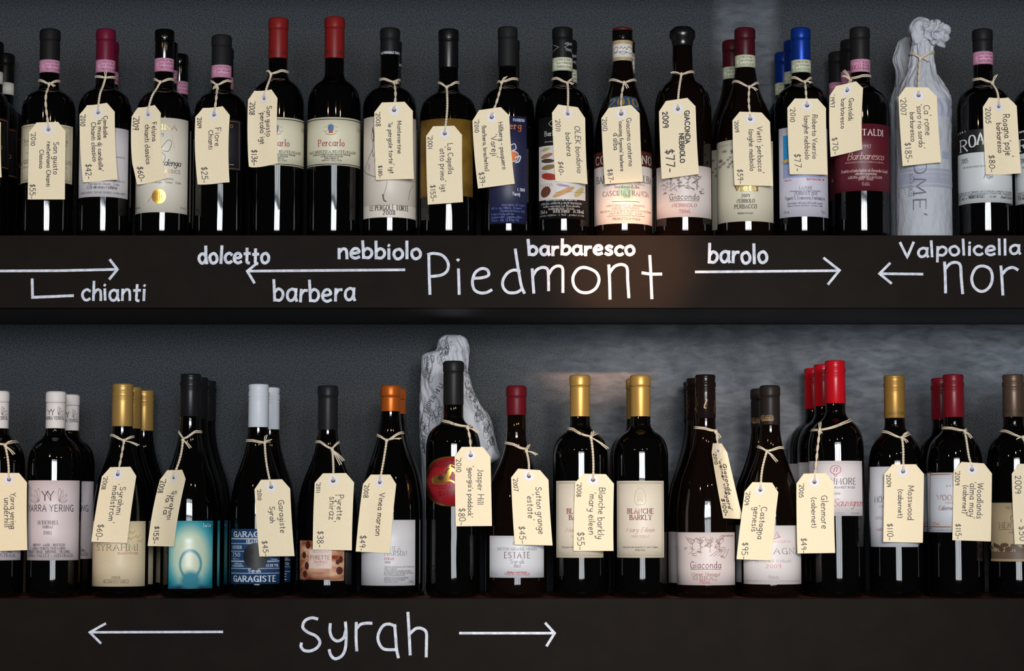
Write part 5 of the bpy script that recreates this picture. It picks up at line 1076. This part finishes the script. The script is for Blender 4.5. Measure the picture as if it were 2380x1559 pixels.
pt('U', 'U14', (1830, 250.3, 1919.6, 251, 1835.4, 405, 1923.8, 406), (1875.6, 245), (1871, 190), (1837, 182.8, 1887.4, 182.8), [(1886, 193)], [('Roberto Voerzio', .65, .1, .76), ('langhe nebbiolo', .43, .12, .77), ("'2010", .08, 0, .21), ('$77-', .15, .69, .95)], 'cream price tag marked $77- on the blue-capped bottle')
pt('U', 'U15', (1926.5, 225, 2006, 204.6, 1929, 366.4, 2003.8, 347.3), (1968.8, 209.8), (1980, 182), (1974, 183, 2026, 179), [(1961, 163), (1958, 176)], [('Gastaldi', .6, .12, .48), ('barbaresco', .36, .1, .58), ("'1997", .03, 0, .2), ('$70-', .08, .7, .97)], 'tilted cream price tag marked $70- beside the maroon label', bow=-2)
pt('U', 'U16', (2088, 225, 2177.4, 224.4, 2097.7, 386, 2187.4, 376.8), (2134.8, 221.6), (2139, 134), (2114, 125.6, 2170, 125.6), [(2160, 142)], [("Ca' rome", .65, .13, .58), ("'soro rio sordo'", .47, .12, .77), ('barbaresco', .28, .23, .66), ("'2007", .05, .02, .27), ('$185-', .1, .67, .95)], 'cream price tag marked $185- on the tissue-wrapped bottle')
pt('U', 'U17', (2284.4, 248.6, 2356.4, 252, 2291.3, 405.5, 2366.8, 407), (2320.8, 246.9), (2308, 191.5), (2260.5, 187, 2310, 189), [(2316, 174)], [("Roagna 'paje'", .63, .1, .74), ('barbaresco', .42, .23, .67), ("'2005", .08, 0, .24), ('$80-', .13, .71, .96)], 'cream price tag marked $80- on the upper shelf', yaw=-1)
pt('L', 'L0', (-25, 1121, 62.8, 1121, -22, 1281, 63.5, 1278), (21, 1114), (16, 1036), (-27, 1022, 24, 1026), [(33, 1056), (26, 1024)], [('Yarra yering', .58, .15, .68), ("'underhill'", .4, .2, .68)], 'cream price tag cut by the left picture edge, lower shelf')
pt('L', 'L2', (237, 1107, 316.8, 1106, 212.3, 1258.6, 295.6, 1262), (274, 1101.6), (287.5, 1024), (256.4, 1011.7, 313, 1015), [(322, 1035)], [('Syrahmi', .6, .16, .58), ("'maelstrom'", .38, .12, .7), ("'2008", .06, 0, .2), ('$60-', .12, .73, .97)], 'slanting cream price tag marked $60- on the lower shelf')
pt('L', 'L3', (377, 1114.7, 431.7, 1113, 347.8, 1268, 404.5, 1270), (404.5, 1108.7), (424.7, 1022), (412.3, 1003, 474, 1003.6), [(443, 1041)], [('Syrahmi', .58, .17, .6), ("'la la'", .38, .2, .56), ("'2008", .05, 0, .2), ('$155-', .18, .7, .96)], 'narrow slanting price tag marked $155- beside the teal picture label', bow=-3)
pt('L', 'L4', (591.5, 1137, 674.4, 1135, 602.8, 1293, 684.6, 1292), (630, 1131), (614.4, 1029), (571, 1024, 632, 1025.8), [(619, 1011), (630, 1022)], [('Garagiste', .66, .17, .65), ('Syrah', .4, .26, .5), ("'2010", .08, 0, .16), ('$45-', .12, .77, .99)], 'cream price tag marked $45- over the navy banded label')
pt('L', 'L5', (731.6, 1121.7, 823, 1121, 727, 1277, 817.7, 1278.7), (774.6, 1116.8), (772, 1045), (733, 1027, 790.5, 1027.5), [(799, 1071), (792, 1080)], [('Pyrette', .6, .18, .55), ("'shiraz'", .4, .18, .58), ("'2011", .05, 0, .15), ('$38-', .12, .72, .96)], 'cream price tag marked $38- above the rust-brown label')
pt('L', 'L6', (845, 1125, 921, 1125, 828, 1281, 906, 1285.7), (883, 1120), (898.8, 1024), (877.6, 1011.7, 937, 1006), [(931, 1019)], [('Vinea marson', .53, .13, .75), ("'2008", .06, 0, .2), ('$49-', .1, .76, .98)], 'cream price tag marked $49- on the copper-capped bottle')
pt('L', 'L7', (1056.7, 1061, 1140, 1061, 1058.8, 1222.8, 1143.5, 1222), (1094, 1057.7), (1087, 993.5), (1026.7, 977.6, 1082, 990), [(1113, 1006)], [('Jasper Hill', .64, .18, .69), ("'georgia's paddock'", .38, .14, .87), ("'2010", .05, .02, .22), ('$80-', .1, .74, .98)], 'cream price tag marked $80- beside the red oval label', bow=0)
pt('L', 'L8', (1188, 1109.4, 1274.8, 1115, 1196.4, 1265.3, 1284.4, 1267.4), (1229, 1106), (1223.5, 1047.7), (1171.4, 1029, 1226, 1040), [(1248, 1057), (1230, 1033)], [('Sutton grange', .65, .12, .83), ("'estate'", .41, .24, .62), ("'2007", .06, 0, .2), ('$45-', .14, .72, .98)], 'cream price tag marked $45- on the dark red capped bottle')
pt('L', 'L9', (1336.5, 1122, 1427, 1124, 1333, 1280, 1426, 1280), (1378.5, 1115), (1373, 1017), (1319, 996, 1374, 1006), [(1413, 1043), (1378, 1002)], [('Blanche barkly', .63, .06, .82), ("'mary eileen'", .38, .14, .78), ("'2008", .06, 0, .2), ('$55-', .1, .72, .98)], 'cream price tag marked $55- on the gold-capped bottle of the lower shelf')
pt('L', 'L11', (1654, 1051, 1687, 1052.5, 1681, 1204, 1722, 1206), (1668, 1046), (1665, 1003), (1611, 993.7, 1664, 1000), [(1674, 1018)], [('Giaconda', .6, .17, .63), ("'werner vineyard'", .38, .1, .87), ("'2010", .1, 0, .18), ('$100-', .1, .7, .96)], 'price tag turned almost edge-on, marked $100-, lower shelf', yaw=-1)
pt('L', 'L12', (1729.7, 1141.8, 1809, 1144, 1710.7, 1299, 1793, 1302.6), (1767, 1138), (1782, 1049), (1759.5, 1038, 1819.8, 1041), [(1806, 1073), (1800, 1066)], [('Castagna', .56, .22, .69), ("'genesis'", .34, .2, .61), ("'2009", .05, 0, .2), ('$95-', .13, .75, .99)], 'cream price tag marked $95- over the wide white label')
pt('L', 'L13', (1851, 1123.5, 1938.4, 1121.6, 1853.3, 1286, 1941, 1284.7), (1893, 1119.7), (1903, 1003.5), (1902, 1000, 1971, 975), [(1906, 981), (1909, 1008)], [('Glenmore', .66, .18, .65), ('(cabernet)', .4, .21, .63), ("'2005", .08, 0, .2), ('$49-', .11, .78, .99)], 'cream price tag marked $49- on the red screw-capped bottle')
pt('L', 'L14', (2055.4, 1101, 2147.3, 1101, 2052.7, 1259, 2144.7, 1261), (2099, 1095.5), (2094, 1018), (2048, 1003.5, 2107, 1008), [(2109, 1028), (2108, 1004)], [('Mosswood', .61, .17, .67), ('(cabernet)', .36, .23, .64), ("'2009", .06, 0, .19), ('$110-', .1, .73, .97)], 'cream price tag marked $110- over the clipped-corner label', bow=0)
pt('L', 'L15', (2216.5, 1094.4, 2305.5, 1100, 2213.5, 1255, 2303, 1258), (2259, 1091), (2243, 1001.6), (2187, 994.8, 2246, 998), [(2258, 1018)], [('Woodlands', .63, .15, .67), ("'alma may'", .43, .14, .67), ('(cabernet)', .26, .2, .6), ("'2009", .05, 0, .2), ('$115-', .08, .76, .98)], 'cream price tag marked $115- on the dark red screw-capped bottle', bow=0)
pt('L', 'L16', (2351.6, 1100.8, 2440, 1100, 2358.4, 1264.6, 2446, 1265), (2396, 1093), (2373.6, 1016.8), (2327.4, 1001.6, 2384, 1006), [(2364, 1020)], [('2009', .08, .03, .28), ('- $50', .14, .64, .95)], 'cream price tag cut by the right picture edge, lower shelf')
